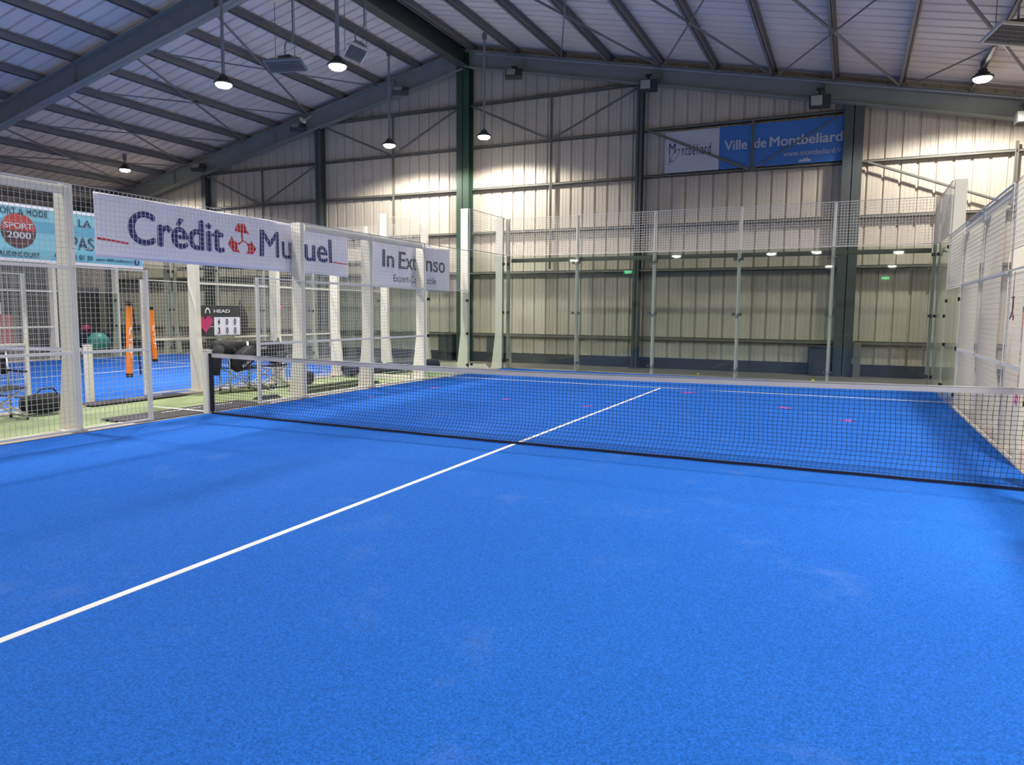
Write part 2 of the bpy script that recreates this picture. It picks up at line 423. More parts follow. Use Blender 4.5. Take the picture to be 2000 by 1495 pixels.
# V braces and struts
vb = [(-7.25, 7.70, -4.70, 6.50, 'right of the green column, descending right'), (-2.1, 7.62, -4.60, 6.50, 'right of the green column, descending left'),
      (-12.8, 7.62, -10.15, 6.50, 'left of the green column, descending right'), (-7.7, 7.66, -10.05, 6.50, 'left of the green column, descending left'),
      (-18.2, 6.40, -15.65, 5.24, 'left of the third column, descending right'), (-13.1, 6.42, -15.55, 5.24, 'left of the third column, descending left'),
      (-1.9, 6.50, 0.85, 5.24, 'across the white half of the town banner'), (3.1, 6.44, 0.95, 5.24, 'across the blue half of the town banner'),
      (3.6, 5.20, 6.9, 3.92, 'in the rightmost bay of the back wall')]
for xa, za, xb, zb, ds in vb:
    rod((xa, 12.20 if za < 7 else 12.22, za), (xb, 12.20 if za < 7 else 12.22, zb), 0.032 if abs(xa) > 3.2 or xa < 0 else 0.016, 'wall_brace', 'steel diagonal brace %s' % ds, 'brace', M['rail'], 'diagonal braces of the back wall')
for x, z0, z1, ds in ((-4.65, 2.8, 7.75, 'in the bay right of the green column'), (0.92, 5.2, 6.5, 'in front of the blue town banner'), (-10.1, 3.9, 7.7, 'in the bay left of the green column'), (6.62, 3.95, 5.45, 'at the right end of the back wall'), (-15.6, 3.9, 6.48, 'above the bank banner')):
    g = MB(); yf = 12.19 if x == 0.92 else 12.26; g.box(x - 0.035, x - 0.012, yf, yf + 0.03, z0, z1); g.box(x + 0.012, x + 0.035, yf, yf + 0.03, z0, z1); g.box(x - 0.012, x + 0.012, yf + 0.02, yf + 0.03, z0, z1)
    tag(g.build('wall_strut', M['rail'], loc=(x, 12.3, z0)), 'slim vertical double strut on the back wall, %s' % ds, 'wall strut')
# grey cabinets at the foot of the back wall
for x, ds in ((-8.05, 'left of the green column'), (-6.35, 'right of the green column')):
    g = MB(); g.box(x - 0.24, x + 0.24, 12.02, 12.34, 0.26, 0.80)
    r_ = tag(g.build('utility_box', M['plinth'], loc=(x, 12.2, 0.26), bevel=0.01), 'dark grey box standing low at the back wall, %s' % ds, 'box')
    MB().box(x - 0.25, x + 0.25, 12.0, 12.36, 0.80, 0.83).build('lid', M['plinth'], r_)
    MB().box(x - 0.2, x + 0.2, 12.05, 12.32, 0.0, 0.26).build('stand', M['plinth'], r_)

# ---------------------------------------------------------------- lamps
def lamp(x, y, z, label, grp, power=1.0, rods=1, k=1.0):
    r = thing('high_bay_lamp', (x, y, z), label, 'lamp', grp)
    MB().lathe([(a * k, b * k) for a, b in ((0.172, 0.010), (0.165, -0.025), (0.12, -0.062), (0.03, -0.078))], (x, y, z), 28).build('lens', M['lens'], r, smooth=True)
    MB().lathe([(a * k, b) for a, b in ((0.166, 0.0), (0.20, 0.004), (0.205, 0.03), (0.17, 0.055), (0.10, 0.07), (0.09, 0.075))], (x, y, z), 28).build('housing', M['dark'], r, smooth=True)
    g = MB(); g.lathe([(0.085, 0.07), (0.085, 0.17), (0.03, 0.19), (0.03, 0.22)], (x, y, z), 20)
    for k in range(12):
        a = 2 * pi * k / 12; g.bar((x + 0.08 * cos(a), y + 0.08 * sin(a), z + 0.08), (x + 0.13 * cos(a), y + 0.13 * sin(a), z + 0.08), 0.006, 0.05)
    g.build('heat_sink', M['dark'], r)
    zt = zdeck(x) - 0.02
    g = MB()
    if rods == 1: g.bar((x, y, z + 0.2), (x, y, zt), 0.05, 0.05)
    else:
        g.bar((x, y, z + 0.2), (x, y, zt), 0.06, 0.06)
    g.build('drop_rod', M['galv'], r)
    MB().box(x - 0.05, x + 0.05, y - 0.04, y + 0.04, zt - 0.22, zt - 0.05).build('bracket', M['purlin'], r)
    if power > 0:
        ld = bpy.data.lights.new('lamp_light', 'SPOT'); ld.energy = LAMP_W * power; ld.color = LAMP_COL
        ld.spot_size = math.radians(160); ld.spot_blend = 0.28; ld.shadow_soft_size = 0.17
        lo = bpy.data.objects.new('lamp_light', ld); COL.objects.link(lo); lo.parent = r; lo.location = (0, 0, -0.09)
    return r
ZL = 6.38
lamp(-6.08, 4.45, ZL, 'large glaring high bay lamp, the brightest, hanging nearest above the bank banner', 'high bay lamps', rods=2)
lamp(-6.06, 10.78, ZL, 'lit high bay lamp hanging on a long rod just right of the green column', 'high bay lamps', power=.52)
lamp(-9.1, 4.40, ZL, 'lit high bay lamp on a rod left of the most glaring lamp', 'high bay lamps')
lamp(-9.1, 10.62, ZL, 'lit high bay lamp on a long rod between the slim column and the green column', 'high bay lamps', power=.52)
lamp(-19.6, 9.95, 6.33, 'lit lamp low under the left roof, leftmost in the picture', 'high bay lamps', power=.6)
lamp(5.62, 10.3, 6.36, 'lit lamp at the far right under the roof near the gable rafter', 'high bay lamps', power=.65)
back = 'high bay lamps behind the camera'
for x, y, pw in ((-6.08, -1.9, .5), (-9.1, -1.9, .8), (5.62, 4.3, .5), (5.62, -1.9, 1.15), (-6.08, -8.2, .3), (5.62, -8.2, .7), (-9.1, -8.2, .7), (-19.6, -1.9, .8)):
    lamp(x, y, ZL if x < 0 else 6.36, 'lit high bay lamp hanging out of view above and behind the camera', back, power=pw)
for x, y in ((-17.3, -28.6), (-8.6, -27.0), (-1.9, -26.9), (1.05, -26.5), (6.1, -28.3), (1.4, -42.5), (6.4, -44.0)):
    lamp(x, y, 5.8, 'lit high bay lamp seen only as a reflection in the glass back wall', back, power=0.5, k=1.9)
for x, y in ((5.35, -27.4), (-9.0, -15.6)):
    r = thing('exit_sign', (x, y, 4.0), 'green lit exit sign mirrored in the glass back wall', 'exit sign', 'exit signs behind the camera')
    MB().cbox((x, y, 4.0), (0.45, 0.05, 0.16)).build('lit_panel', M['exit'], r)
    MB().bar((x, y, 4.15), (x, y, zdeck(x)), 0.02, 0.02).build('drop_rod', M['galv'], r)

# floodlights, switched off, on the gable rafter
def flood(x, y, z, rx, rz, lab):
    r = thing('floodlight', (x, y, z), lab, 'floodlight', 'switched off floodlights under the gable rafter')
    g = MB(); g.box(-0.24, 0.24, -0.06, 0.10, -0.15, 0.15)
    h = g.build('housing', M['dark'], None, loc=(0, 0, 0), bevel=0.02); h.parent = r
    g = MB(); g.box(-0.21, 0.04, -0.068, -0.058, -0.12, 0.12)
    gl = g.build('front_glass', M['dullglass'], None, loc=(0, 0, 0)); gl.parent = r
    g = MB(); g.box(-0.03, 0.03, 0.06, 0.10, 0.10, 0.34); g.box(-0.08, 0.08, 0.02, 0.12, 0.32, 0.34)
    br = g.build('bracket', M['dark'], None, loc=(0, 0, 0)); br.parent = r
    r.rotation_euler = (rx, 0, rz); return r
flood(-5.62, 11.75, 8.30, -0.6, 0.35, 'dark floodlight with square glass, nearest right of the green column')
flood(-1.70, 11.75, 7.50, -0.25, 0.25, 'dark floodlight at the top of the slim column left of the town banner')
flood(2.50, 11.75, 6.63, -0.15, 0.15, 'dark floodlight above the blue half of the town banner')
flood(6.65, 11.55, 5.78, -0.3, 0.2, 'pale sided floodlight at the right edge of the picture')
flood(-9.45, 11.75, 8.28, -0.9, 0.5, 'grey floodlight under the left gable rafter, nearest the green column')
flood(-13.5, 11.75, 7.58, -0.9, 0.5, 'grey floodlight beside the small white camera under the left rafter')
flood(-18.1, 11.75, 6.62, -0.9, 0.5, 'grey floodlight at the far left under the gable rafter')
r = thing('security_camera', (-13.05, 11.6, 7.68), 'small white security camera under the left gable rafter', 'camera')
MB().bar((-13.2, 11.55, 7.78), (-12.95, 11.45, 7.62), 0.09, 0.09).build('body', M['white'], r)
MB().bar((-13.1, 11.55, 7.7), (-13.1, 11.95, 7.95), 0.03, 0.03).build('arm', M['white'], r)

# gas radiant heaters
def heater(c, rz, tilt, lab, pipe):
    r = thing('radiant_heater', c, lab, 'heater', 'radiant heaters under the roof')
    def put(g, nm, m, smooth=False):
        o = g.build(nm, m, None, loc=(0, 0, 0), smooth=smooth); o.parent = r
        o.rotation_euler = (tilt, 0, rz); return o
    g = MB(); vs = []
    L, W_, H = 0.95, 0.42, 0.16
    lo = [(-L / 2, -W_ / 2, 0), (L / 2, -W_ / 2, 0), (L / 2, W_ / 2, 0), (-L / 2, W_ / 2, 0)]
    hi = [(-L / 2 + .15, -W_ / 2 + .12, H), (L / 2 - .15, -W_ / 2 + .12, H), (L / 2 - .15, W_ / 2 - .12, H), (-L / 2 + .15, W_ / 2 - .12, H)]
    g.add(lo + hi, [(4, 5, 6, 7), (0, 1, 5, 4), (1, 2, 6, 5), (2, 3, 7, 6), (3, 0, 4, 7)])
    put(g, 'reflector', M['galv'])
    g = MB(); g.bar(lo[0], lo[1], 0.03, 0.05); g.bar(lo[1], lo[2], 0.03, 0.05); g.bar(lo[2], lo[3], 0.03, 0.05); g.bar(lo[3], lo[0], 0.03, 0.05)
    put(g, 'rim', M['white'] if pipe else M['galv'])
    g = MB(); g.box(-L / 2 + 0.04, L / 2 - 0.04, -W_ / 2 + 0.03, W_ / 2 - 0.03, 0.03, 0.05)
    put(g, 'burner_plate', M['grille'])
    g = MB()
    for k in range(14):
        x = -L / 2 + 0.06 + k * (L - 0.12) / 13; g.box(x - 0.004, x + 0.004, -W_ / 2, W_ / 2, -0.012, -0.004)
    for k in range(5):
        yy = -W_ / 2 + 0.05 + k * (W_ - 0.1) / 4; g.box(-L / 2, L / 2, yy - 0.004, yy + 0.004, -0.02, -0.012)
    put(g, 'guard_grille', M['galv'])
    zt = zdeck(c[0]) - 0.1
    g = MB(); g.bar((c[0] - 0.3, c[1], c[2] + 0.1), (c[0] - 0.3, c[1], zt + 0.0), 0.012, 0.012); g.bar((c[0] + 0.3, c[1], c[2] + 0.1), (c[0] + 0.3, c[1], zt), 0.012, 0.012)
    g.build('hanging_wire', M['galv'], r)
    g = MB(); x, y_, z_ = c
    g.tube([(x, y_, z_ + 0.12), (x, y_, z_ + 0.45), (x + 0.04, y_, z_ + 0.55), (x + 0.20, y_, z_ + 0.5), (x + 0.25, y_, z_ + 0.58), (x + 0.25, y_, zt)], 0.018, 8)
    g.build('gas_pipe', M['galv'], r, smooth=True)
    g = MB(); g.cbox((x, y_, z_ + 0.17), (0.35, 0.14, 0.10)); g.build('control_box', M['grille'], r)
    return r
heater((-9.35, 6.6, 7.47), 0.25, -0.35, 'grey gas radiant heater hanging left of the brightest lamp', 0)
heater((-7.1, 6.4, 7.38), -0.75, -0.30, 'radiant heater with pale rim and grille hanging right of the brightest lamp', 1)
heater((5.60, 6.6, 5.98), 0.6, -0.40, 'radiant heater with white rim at the top right corner of the picture', 1)

# ---------------------------------------------------------------- courts
def court_surface(cx, name, lab, m, y0=-10, y1=10):
    r = thing('padel_court_turf', (cx, 0, 0.0), lab, 'court surface')
    MB().box(cx - 5.0, cx + 5.0, y0, y1, -0.02, 0.022).build('turf', m, r)
    z0, z1 = 0.020, 0.0245
    MB().box(cx - 0.025, cx + 0.025, -6.95, 6.95, z0, z1).build('centre_line', M['line'], r)
    MB().box(cx - 5, cx + 5, 6.925, 6.975, z0, z1).build('service_line', M['line'], r)
    MB().box(cx - 5, cx + 5, -6.975, -6.925, z0, z1).build('service_line', M['line'], r)
    return r
court_surface(0, 'a', 'bright blue artificial turf of the near padel court, sandy patches, white lines', M['turf'])
court_surface(-12.6, 'b', 'blue artificial turf of the second padel court on the left, behind the mesh', M['turf2'])
# kerbs and walkway
for x0, x1, ds in ((-5.34, -5.0, 'left edge of the near court'), (5.0, 5.34, 'right edge of the near court'), (-7.6, -7.26, 'right edge of the second court'), (-17.94, -17.6, 'far edge of the second court')):
    tag(MB().box(x0, x1, -10, 10.3, -0.02, 0.03).build('kerb', M['kerb'], loc=((x0 + x1) / 2, 0, 0)), 'pale worn concrete kerb along the %s' % ds, 'kerb')
for x0, x1, ds in ((-4.98, 4.98, 'near'), (-17.6, -7.62, 'second')):
    tag(MB().box(x0, x1, 10.0, 10.32, -0.02, 0.028).build('kerb', M['kerb'], loc=((x0 + x1) / 2, 10, 0)), 'concrete kerb under the glass back wall of the %s court' % ds, 'kerb')
tag(MB().box(-7.24, -5.36, -14, 9.2, -0.01, 0.012).build('walkway', M['greenfloor'], loc=(-6.3, 0, 0)), 'pale green floor strip between the two courts', 'walkway')

# wire mesh panel ---------------------------------------------------
def panel(axis, a0, a1, z0, z1, c, lab, grp, rails=(), fr=0.04, pitch=0.0625, wt=0.0038, fm='white', fv=(0.006, 0.006), top=False, wm='wire'):
    """axis 'x': spans X at Y=c ; axis 'y': spans Y at X=c"""
    am = (a0 + a1) / 2
    loc = (am, c, z0) if axis == 'x' else (c, am, z0)
    r = thing('mesh_panel', loc, lab, 'mesh fence panel', grp)
    def B(g, a, b, zz0, zz1, t0, t1):
        if axis == 'x': g.box(a, b, c + t0, c + t1, zz0, zz1)
        else: g.box(c + t0, c + t1, a, b, zz0, zz1)
    g = MB(); h = fr / 2
    B(g, a0, a0 + fv[0], z0, z1, -h * min(1, fv[0] / .03), h * min(1, fv[0] / .03)); B(g, a1 - fv[1], a1, z0, z1, -h * min(1, fv[1] / .03), h * min(1, fv[1] / .03))
    B(g, a0 + fv[0], a1 - fv[1], z0, z0 + fr * .65, -h * .6, h * .6); B(g, a0 + fv[0], a1 - fv[1], z1 - fr * .5, z1, -h * .4, h * .4)
    g.build('frame', M[fm], r)
    for zz in rails:
        g = MB(); B(g, a0 + fr, a1 - fr, zz - 0.018, zz + 0.018, -0.015, 0.015); g.build('middle_rail', M[fm], r)
    if top:
        g = MB(); o_ = 1 if (axis == 'x' or c > 0 or c == -7.6) else -1
        t0, t1 = sorted((o_ * 0.03, o_ * 0.07)); B(g, a0 + 0.075, a1 - 0.055, z1 - 0.125, z1 - 0.02, t0, t1); g.build('top_rail', M[fm], r)
    g = MB(); w2 = wt / 2
    nz = int(round((z1 - z0) / pitch)); na = int(round((a1 - a0) / pitch))
    for k in range(1, nz): zz = z0 + (z1 - z0) * k / nz; B(g, a0 + fr, a1 - fr, zz - w2, zz + w2, -w2, w2)
    for k in range(1, na): aa = a0 + (a1 - a0) * k / na; B(g, aa - w2, aa + w2, z0 + fr, z1 - fr, -w2 * 3, -w2)
    g.build('wire_mesh', M[wm], r)
    return r
def post(axis, a, c, out, top, lab, grp, w_=0.10, d=0.20, flare=True, base=True):
    """axis 'y': on a side fence at X=c, position Y=a, out=+-1 is the outward X direction"""
    loc = (c, a, 0) if axis == 'y' else (a, c, 0)
    r = thing('fence_post', loc, lab, 'fence post', grp)
    def P(u, v, z): return (c + out * v, a + u, z) if axis == 'y' else (a + u, c + out * v, z)
    def bx(g, u0, u1, v0, v1, z0, z1):
        p, q = P(u0, v0, z0), P(u1, v1, z1)
        g.box(min(p[0], q[0]), max(p[0], q[0]), min(p[1], q[1]), max(p[1], q[1]), z0, z1)
    g = MB(); bx(g, -w_ / 2, w_ / 2, 0.025, 0.025 + d, 0.03, top); g.build('upright', M['white'], r, bevel=0.004)
    if flare:
        g = MB(); g.prism([(0.025 + d, 0.05), (0.33 if d > 0.15 else 0.25, 0.05), (0.33 if d > 0.15 else 0.25, 0.12), (0.025 + d, 1.0)], lambda v, z, t: P(t, v, z), -w_ / 2 + 0.002, w_ / 2 - 0.002)
        g.build('buttress', M['white'], r)
    if base:
        g = MB(); bx(g, -w_ / 2 - 0.05, w_ / 2 + 0.05, 0.02, 0.335 if d > 0.15 else 0.27, 0.031, 0.05); g.build('base_plate', M['white'], r)
    return r
def glass(axis, a0, a1, z1, c, out, lab, grp, clampz, e=0.075):
    am = (a0 + a1) / 2
    loc = (am, c, 0.03) if axis == 'x' else (c, am, 0.03)
    r = thing('glass_panel', loc, lab, 'glass panel', grp)
    def B(g, a, b, zz0, zz1, t0, t1):
        if axis == 'x': g.box(a, b, min(c + t0, c + t1), max(c + t0, c + t1), zz0, zz1)
        else: g.box(min(c + t0, c + t1), max(c + t0, c + t1), a, b, zz0, zz1)
    g = MB(); B(g, a0 + 0.006, a1 - 0.006, 0.032, z1, -0.006, 0.006); g.build('pane', M['glass'], r)
    for aa in (a0 + e, a1 - e):
        for zz in clampz:
            g = MB(); B(g, aa - 0.03, aa + 0.03, zz - 0.03, zz + 0.03, out * -0.02, out * 0.024)
            cl = g.build('clamp', M['black'], r)
            g = MB(); B(g, aa - 0.011, aa + 0.011, zz - 0.011, zz + 0.011, out * -0.026, out * -0.02)
            g.build('bolt', M['alu'], cl)
    return r

def court_fence(cx, nm, sides, y_lo):
    # back wall of glass
    bn = 'of the %s court' % nm
    xs = [cx - 5 + 2 * k for k in range(6)]
    for k in range(5):
        glass('x', xs[k], xs[k + 1], 3.0, 10.0, 1, '%s glass pane from the left, back wall %s' % (ORD[k], bn), 'glass panes of the back wall %s' % bn, (0.24, 1.52, 2.80))
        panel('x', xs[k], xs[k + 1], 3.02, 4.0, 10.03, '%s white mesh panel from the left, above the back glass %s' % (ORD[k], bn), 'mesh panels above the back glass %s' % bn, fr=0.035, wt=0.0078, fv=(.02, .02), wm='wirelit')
    for k in range(6):
        a = xs[k] + (0.045 if k == 0 else -0.045 if k == 5 else 0)
        post('x', a, 10.03, 1, 4.0, '%s slim white post from the left, glass back wall %s' % (ORD[k], bn), 'posts of the back wall %s' % bn, w_=0.07, d=0.09, flare=k in (0, 1, 3), base=False)
    r = thing('fence_beam', (cx, 10.15, 2.90), 'grey steel beam behind the top of the glass back wall %s' % bn, 'fence beam')
    MB().box(cx - 4.9, cx + 4.9, 10.16, 10.20, 2.85, 2.95).build('beam', M['rail'], r)
    for k in range(1, 5):
        for dx in (-0.53, -0.45): MB().lathe([(0.018, 0), (0.018, 0.012)], (0, 0, 0), 10).build('bolt', M['black'], r, loc=(cx - 5 + 2 * k + dx, 10.15, 2.90)).rotation_euler.x = pi / 2
    for sd, segs in sides.items():
        out = -1 if sd == 'left' else 1
        c = cx + 5 * out
        sn = '%s side of %s court' % (sd, nm)
        G1, G2, G3 = 'glass panes of the %s' % sn, 'mesh panels of the %s' % sn, 'posts of the %s' % sn
        glass('y', 8.03, 9.97, 3.0, c, out, 'tall side glass pane beside the back corner, %s' % sn, G1, (0.24, 1.52, 2.80))
        glass('y', 6.03, 7.97, 2.0, c, out, 'lower side glass pane under a mesh panel, %s' % sn, G1, (0.24, 1.0, 1.80))
        panel('y', 8.0, 9.97, 3.02, 4.0, c, 'raised white mesh panel above the tall corner glass, %s' % sn, G2, fr=0.03)
        panel('y', 6.0, 7.98, 2.02, 3.0, c, 'white mesh panel above the lower side glass, %s' % sn, G2, fr=0.03)
        panel('y', 4.06, 5.98, 0.05, 3.0, c, 'tall white mesh panel next to the lower glass, %s' % sn, G2, rails=(1.0, 2.02), top=True)
        panel('y', 2.12, 4.04, 0.05, 3.0, c, 'tall white mesh panel, second from the net gate, %s' % sn, G2, rails=(1.0, 2.02), top=True)
        if segs > 2:
            panel('y', 1.0, 2.10, 0.05, 2.04, c, 'narrow white mesh panel beyond the open gate, %s' % sn, G2, rails=(1.0,), fv=(.05, .006))
            panel('y', -1.92, 2.10, 2.25 if segs > 3 else 2.05, 3.0, c, 'long white mesh strip above the open gate, %s' % sn, G2, fr=0.012)
        if segs > 3:
            panel('y', -1.92, -0.93, 0.05, 2.04, c, 'narrow white mesh panel before the open gate, %s' % sn, G2, rails=(1.0,), fv=(.006, .045))
            panel('y', -4.0, -1.94, 0.05, 3.0, c, 'tall white mesh panel nearest the camera, %s' % sn, G2, rails=(1.0, 2.02), top=True)
            if sd == 'left': panel('y', -5.98, -4.02, 0.05, 3.0, c, 'tall white mesh panel out of frame, %s' % sn, G2, rails=(1.0, 2.02), top=True)
        ps = [(9.92, 4.0, 'at the back corner'), (8.0, 4.0, 'between the two glass panes'), (6.0, 3.0, 'between glass and mesh'), (4.05, 3.0, 'between two mesh panels'), (2.11 if cx == 0 else 2.0, 3.0, 'beyond the open gate')]
        if segs > 3: ps += [(-1.93, 3.0, 'before the open gate'), (-4.0, 3.0, 'out of frame')]
        for yy, tp, ds in ps:
            post('y', yy, c, out, tp, 'thick white flared post %s, %s' % (ds, sn), G3)
court_fence(0, 'near', {'left': 4, 'right': 4}, -4)
court_fence(-12.6, 'second', {'right': 4, 'left': 2}, -4)

# light steel feet on the floor behind the courts' corner
def foot_beam(x, y, lab):
    g = MB()
    g.prism([(0, 0.0), (0.95, 0.0), (0.85, 0.09), (0.12, 0.12)], lambda a, b, t: (x - a, y + t, b), -0.05, 0.05)
    return tag(g.build('foot_beam', M['white'], loc=(x, y, 0)), lab, 'steel foot')
foot_beam(-5.45, 9.92, 'low white steel foot lying outward from the back left corner post of the near court')
foot_beam(-5.45, 8.0, 'low white steel foot lying outward from the second last left post of the near court')
foot_beam(-6.3, 9.9, 'low white steel foot in the gap between the courts near the back')
g = MB(); g.box(-7.2, -5.4, 5.95, 6.05, 0.0, 0.10)
tag(g.build('foot_beam', M['white'], loc=(-6.3, 6.0, 0)), 'long low white steel beam across the walkway by the blue roll', 'steel foot')

# ---------------------------------------------------------------- nets
def net(cx, lab):
    r = thing('padel_net', (cx, 0, 0.023), lab, 'net')
    def ztop(u): return 0.840 + 0.055 * abs(u / 5) ** 1.6
    def yoff(u, z):
        return -(0.17 * min(1, max(0, (u + 4.95) / 4.5)) ** 0.7) * max(0, (0.26 - z) / 0.22) ** 1.6 + 0.012 * sin(u * 2.1) * sin(pi * min(1, z / 0.9)) + 0.006 * sin(u * 7.3 + 5 * z)
    for s, nm in ((-1, 'left'), (1, 'right')):
        x = cx + s * 4.99
        g = MB(); g.box(x - 0.05, x + 0.05, -0.05, 0.05, 0.0235, 0.94); p = g.build('net_post', M['white'], r, bevel=0.006)
        g = MB(); g.box(x - 0.055, x + 0.055, -0.055, 0.055, 0.94, 0.955); g.build('cap', M['white'], p)
        g = MB(); g.box(min(x - s * 0.05, x - s * 0.10), max(x - s * 0.05, x - s * 0.10), -0.02, 0.02, 0.06, 0.90)
        g.build('side_band', M['black'], r)
    N = 60
    g = MB(); pts_ = [(cx - 4.9 + 9.8 * k / N) for k in range(N + 1)]
    for k in range(N):
        xa, xb = pts_[k], pts_[k + 1]; za, zb = ztop(xa - cx), ztop(xb - cx)
        for yy in (-0.008, 0.008):
            pass
        g.add([(xa, -0.012, za - 0.046), (xb, -0.012, zb - 0.046), (xb, -0.014, zb), (xa, -0.014, za), (xa, 0.012, za - 0.046), (xb, 0.012, zb - 0.046), (xb, 0.014, zb), (xa, 0.014, za)],
              [(0, 1, 2, 3), (5, 4, 7, 6), (3, 2, 6, 7), (1, 0, 4, 5)])
    g.build('top_band', M['band'], r)
    g = MB(); g.tube([(cx - 4.94, 0, ztop(4.9) + 0.004), (cx - 2.5, 0, ztop(2.5) + 0.008), (cx, 0, ztop(0) + 0.008), (cx + 2.5, 0, ztop(2.5) + 0.008), (cx + 4.94, 0, ztop(4.9) + 0.004)], 0.008, 6)
    g.build('tension_cable', M['galv'], r)
    g = MB(); t = 0.0034
    nv = int(9.8 / 0.045); nz = 19
    for i in range(nv + 1):
        u = -4.9 + 9.8 * i / nv; zt = ztop(u) - 0.042
        zs = [0.045, 0.08, 0.12, 0.17, 0.26, 0.45, 0.65, zt]
        sh = lambda z: -0.035 * (max(0, (0.30 - z) / 0.26)) ** 1.5 + 0.006 * sin(u * 9 + z * 11)
        for a in range(len(zs) - 1):
            za, zb = zs[a], zs[a + 1]; ya, yb = yoff(u, za), yoff(u, zb); x = cx + u
            g.bar((x + sh(za), ya, za), (x + sh(zb), yb, zb), t, t, up=(0, 1, 0))
    for j in range(nz):
        for k in range(N):
            ua, ub = -4.9 + 9.8 * k / N, -4.9 + 9.8 * (k + 1) / N
            fa = (j + 0.5) / nz
            za = 0.045 + (ztop(ua) - 0.095) * fa; zb = 0.045 + (ztop(ub) - 0.095) * fa
            g.bar((cx + ua, yoff(ua, za), za), (cx + ub, yoff(ub, zb), zb), t, t)
    g.build('net_mesh', M['net'], r)
    g = MB()
    for k in range(N):
        ua, ub = -4.92 + 9.84 * k / N, -4.92 + 9.84 * (k + 1) / N
        g.bar((cx + ua, yoff(ua, 0.04), 0.040), (cx + ub, yoff(ub, 0.04), 0.040), 0.014, 0.026)
    g.build('bottom_band', M['net'], r)
    return r
net(0, 'black padel net with white top band across the near court')
net(-12.6, 'net of the second court with a white post, seen through the left mesh')
# gate jambs of second court handled by panels; loose balls and pink marks
def ball(x, y, z, lab):
    r = tag(MB().blob((x, y, z + 0.033), (0.066, 0.066, 0.066), 1.0, 20, 12).build('padel_ball', M['ball'], smooth=True, loc=(x, y, z)), lab, 'ball')
    return r
ball(0.05, 10.55, 0.0, 'yellow ball lying on the floor behind the glass, left of the other')
ball(2.72, 9.86, 0.022, 'yellow ball lying at the foot of the glass, right of the other')
marks = [(-4.14, 2.76, 0.05, 'faint pink tape scrap on the turf nearest the left fence'), (-4.0, 4.69, 0.10, 'pink tape cross on the turf, farthest left of the clear ones'),
         (-1.93, 3.64, 0.08, 'small pink tape scrap on the turf between the left cross and the centre line'), (-0.36, 3.42, 0.10, 'pink tape cross just left of the centre line'),
         (0.69, 6.27, 0.17, 'largest pink tape cross, near the service line right of the centre line'), (2.52, 4.77, 0.11, 'pink tape cross on the turf, second from the right'),
         (3.47, 3.68, 0.13, 'pink tape scrap on the turf, rightmost')]
for x, y_, s, lab in marks:
    g = MB()
    for k in range(3):
        a = random.uniform(0, pi); g.bar((x - s * cos(a), y_ - s * sin(a), 0.026), (x + s * cos(a), y_ + s * sin(a), 0.030), 0.02, 0.004)
    tag(g.build('tape_mark', M['pinktape'], loc=(x, y_, 0.022)), lab, 'tape mark', 'pink tape marks on the turf')

for x, y_, z_, lab in ((4.965, 1.03, 0.72, 'pink tape scrap tied to the right gate jamb at the picture edge'), (-7.585, 4.35, 1.60, 'tiny pink tape scrap on the mesh of the second court')):
    g = MB()
    for k in range(3):
        a = 0.5 + k * 1.0; g.bar((x, y_ - 0.05 * cos(a), z_ - 0.07 * sin(a)), (x, y_ + 0.05 * cos(a), z_ + 0.07 * sin(a)), 0.006, 0.014)
    tag(g.build('tape_mark', M['pinktape'], loc=(x, y_, z_)), lab, 'tape mark')

# ---------------------------------------------------------------- banners
def wavy(y, z, a=0.008): return a * sin(y * 2.3 + 0.5) * cos(z * 3.0) + a * 0.6 * sin(y * 6.1 + z * 4)
def cloth(name, m, X, y0, y1, zb0, zt0, zb1, zt1, r, fn, nu=90, nv=16):
    g = MB()
    g.grid(lambda u, v: fn(y0 + (y1 - y0) * u, (zb0 + (zb1 - zb0) * u) + ((zt0 + (zt1 - zt0) * u) - (zb0 + (zb1 - zb0) * u)) * v, 0.0), nu, nv)
    o = g.build(name, m, r, smooth=True)
    sm = o.modifiers.new('thickness', 'SOLIDIFY'); sm.thickness = 0.002; sm.offset = -1
    return o
def lettering(name, m, r, parts, fn, lift=0.004):
    for p in parts:
        g = MB()
        body, a0, a1, b0, b1 = p[:5]; kw = p[5] if len(p) > 5 else {}
        text(g, body, lambda a, b: fn(a, b, lift), a0, a1, b0, b1, **kw)
        g.build(name, m, r)
# bank banner
X1 = -5.275
r = thing('advertising_banner', (X1, 1.1, 2.2), 'long white banner reading Crédit Mutuel with red emblem, tied to the left fence', 'banner')
def f1(y, z, l):
    fold = 0.0
    if 1.7 < y < 2.6: fold = 0.05 * sin((y - 1.7) / 0.9 * pi) * max(0, (z - 2.2) / 0.8)
    return (X1 - fold + wavy(y, z) + l, y, z)
cloth('cloth', M['banner'], X1, -1.44, 3.65, 2.19, 3.0, 2.17, 3.0, r, f1)
lettering('lettering', M['ink_blue'], r, [('Crédit', -0.95, 0.63, 2.40, 2.83, dict(bold=0.035)), ('Mutuel', 1.40, 3.17, 2.40, 2.82, dict(bold=0.018))], f1)
g = MB()
def red_strip(g, ya, yb, za, zb, h=0.028):
    N_ = 12
    for k in range(N_):
        a, b = ya + (yb - ya) * k / N_, ya + (yb - ya) * (k + 1) / N_
        z_a, z_b = za + (zb - za) * k / N_, za + (zb - za) * (k + 1) / N_
        g.add([f1(a, z_a, 0.004), f1(b, z_b, 0.004), f1(b, z_b + h, 0.004), f1(a, z_a + h, 0.004)], [(0, 1, 2, 3)])
red_strip(g, -1.42, -0.97, 2.41, 2.38); red_strip(g, 3.21, 3.65, 2.41, 2.395, 0.02)
g.build('red_rule', M['ink_red'], r)
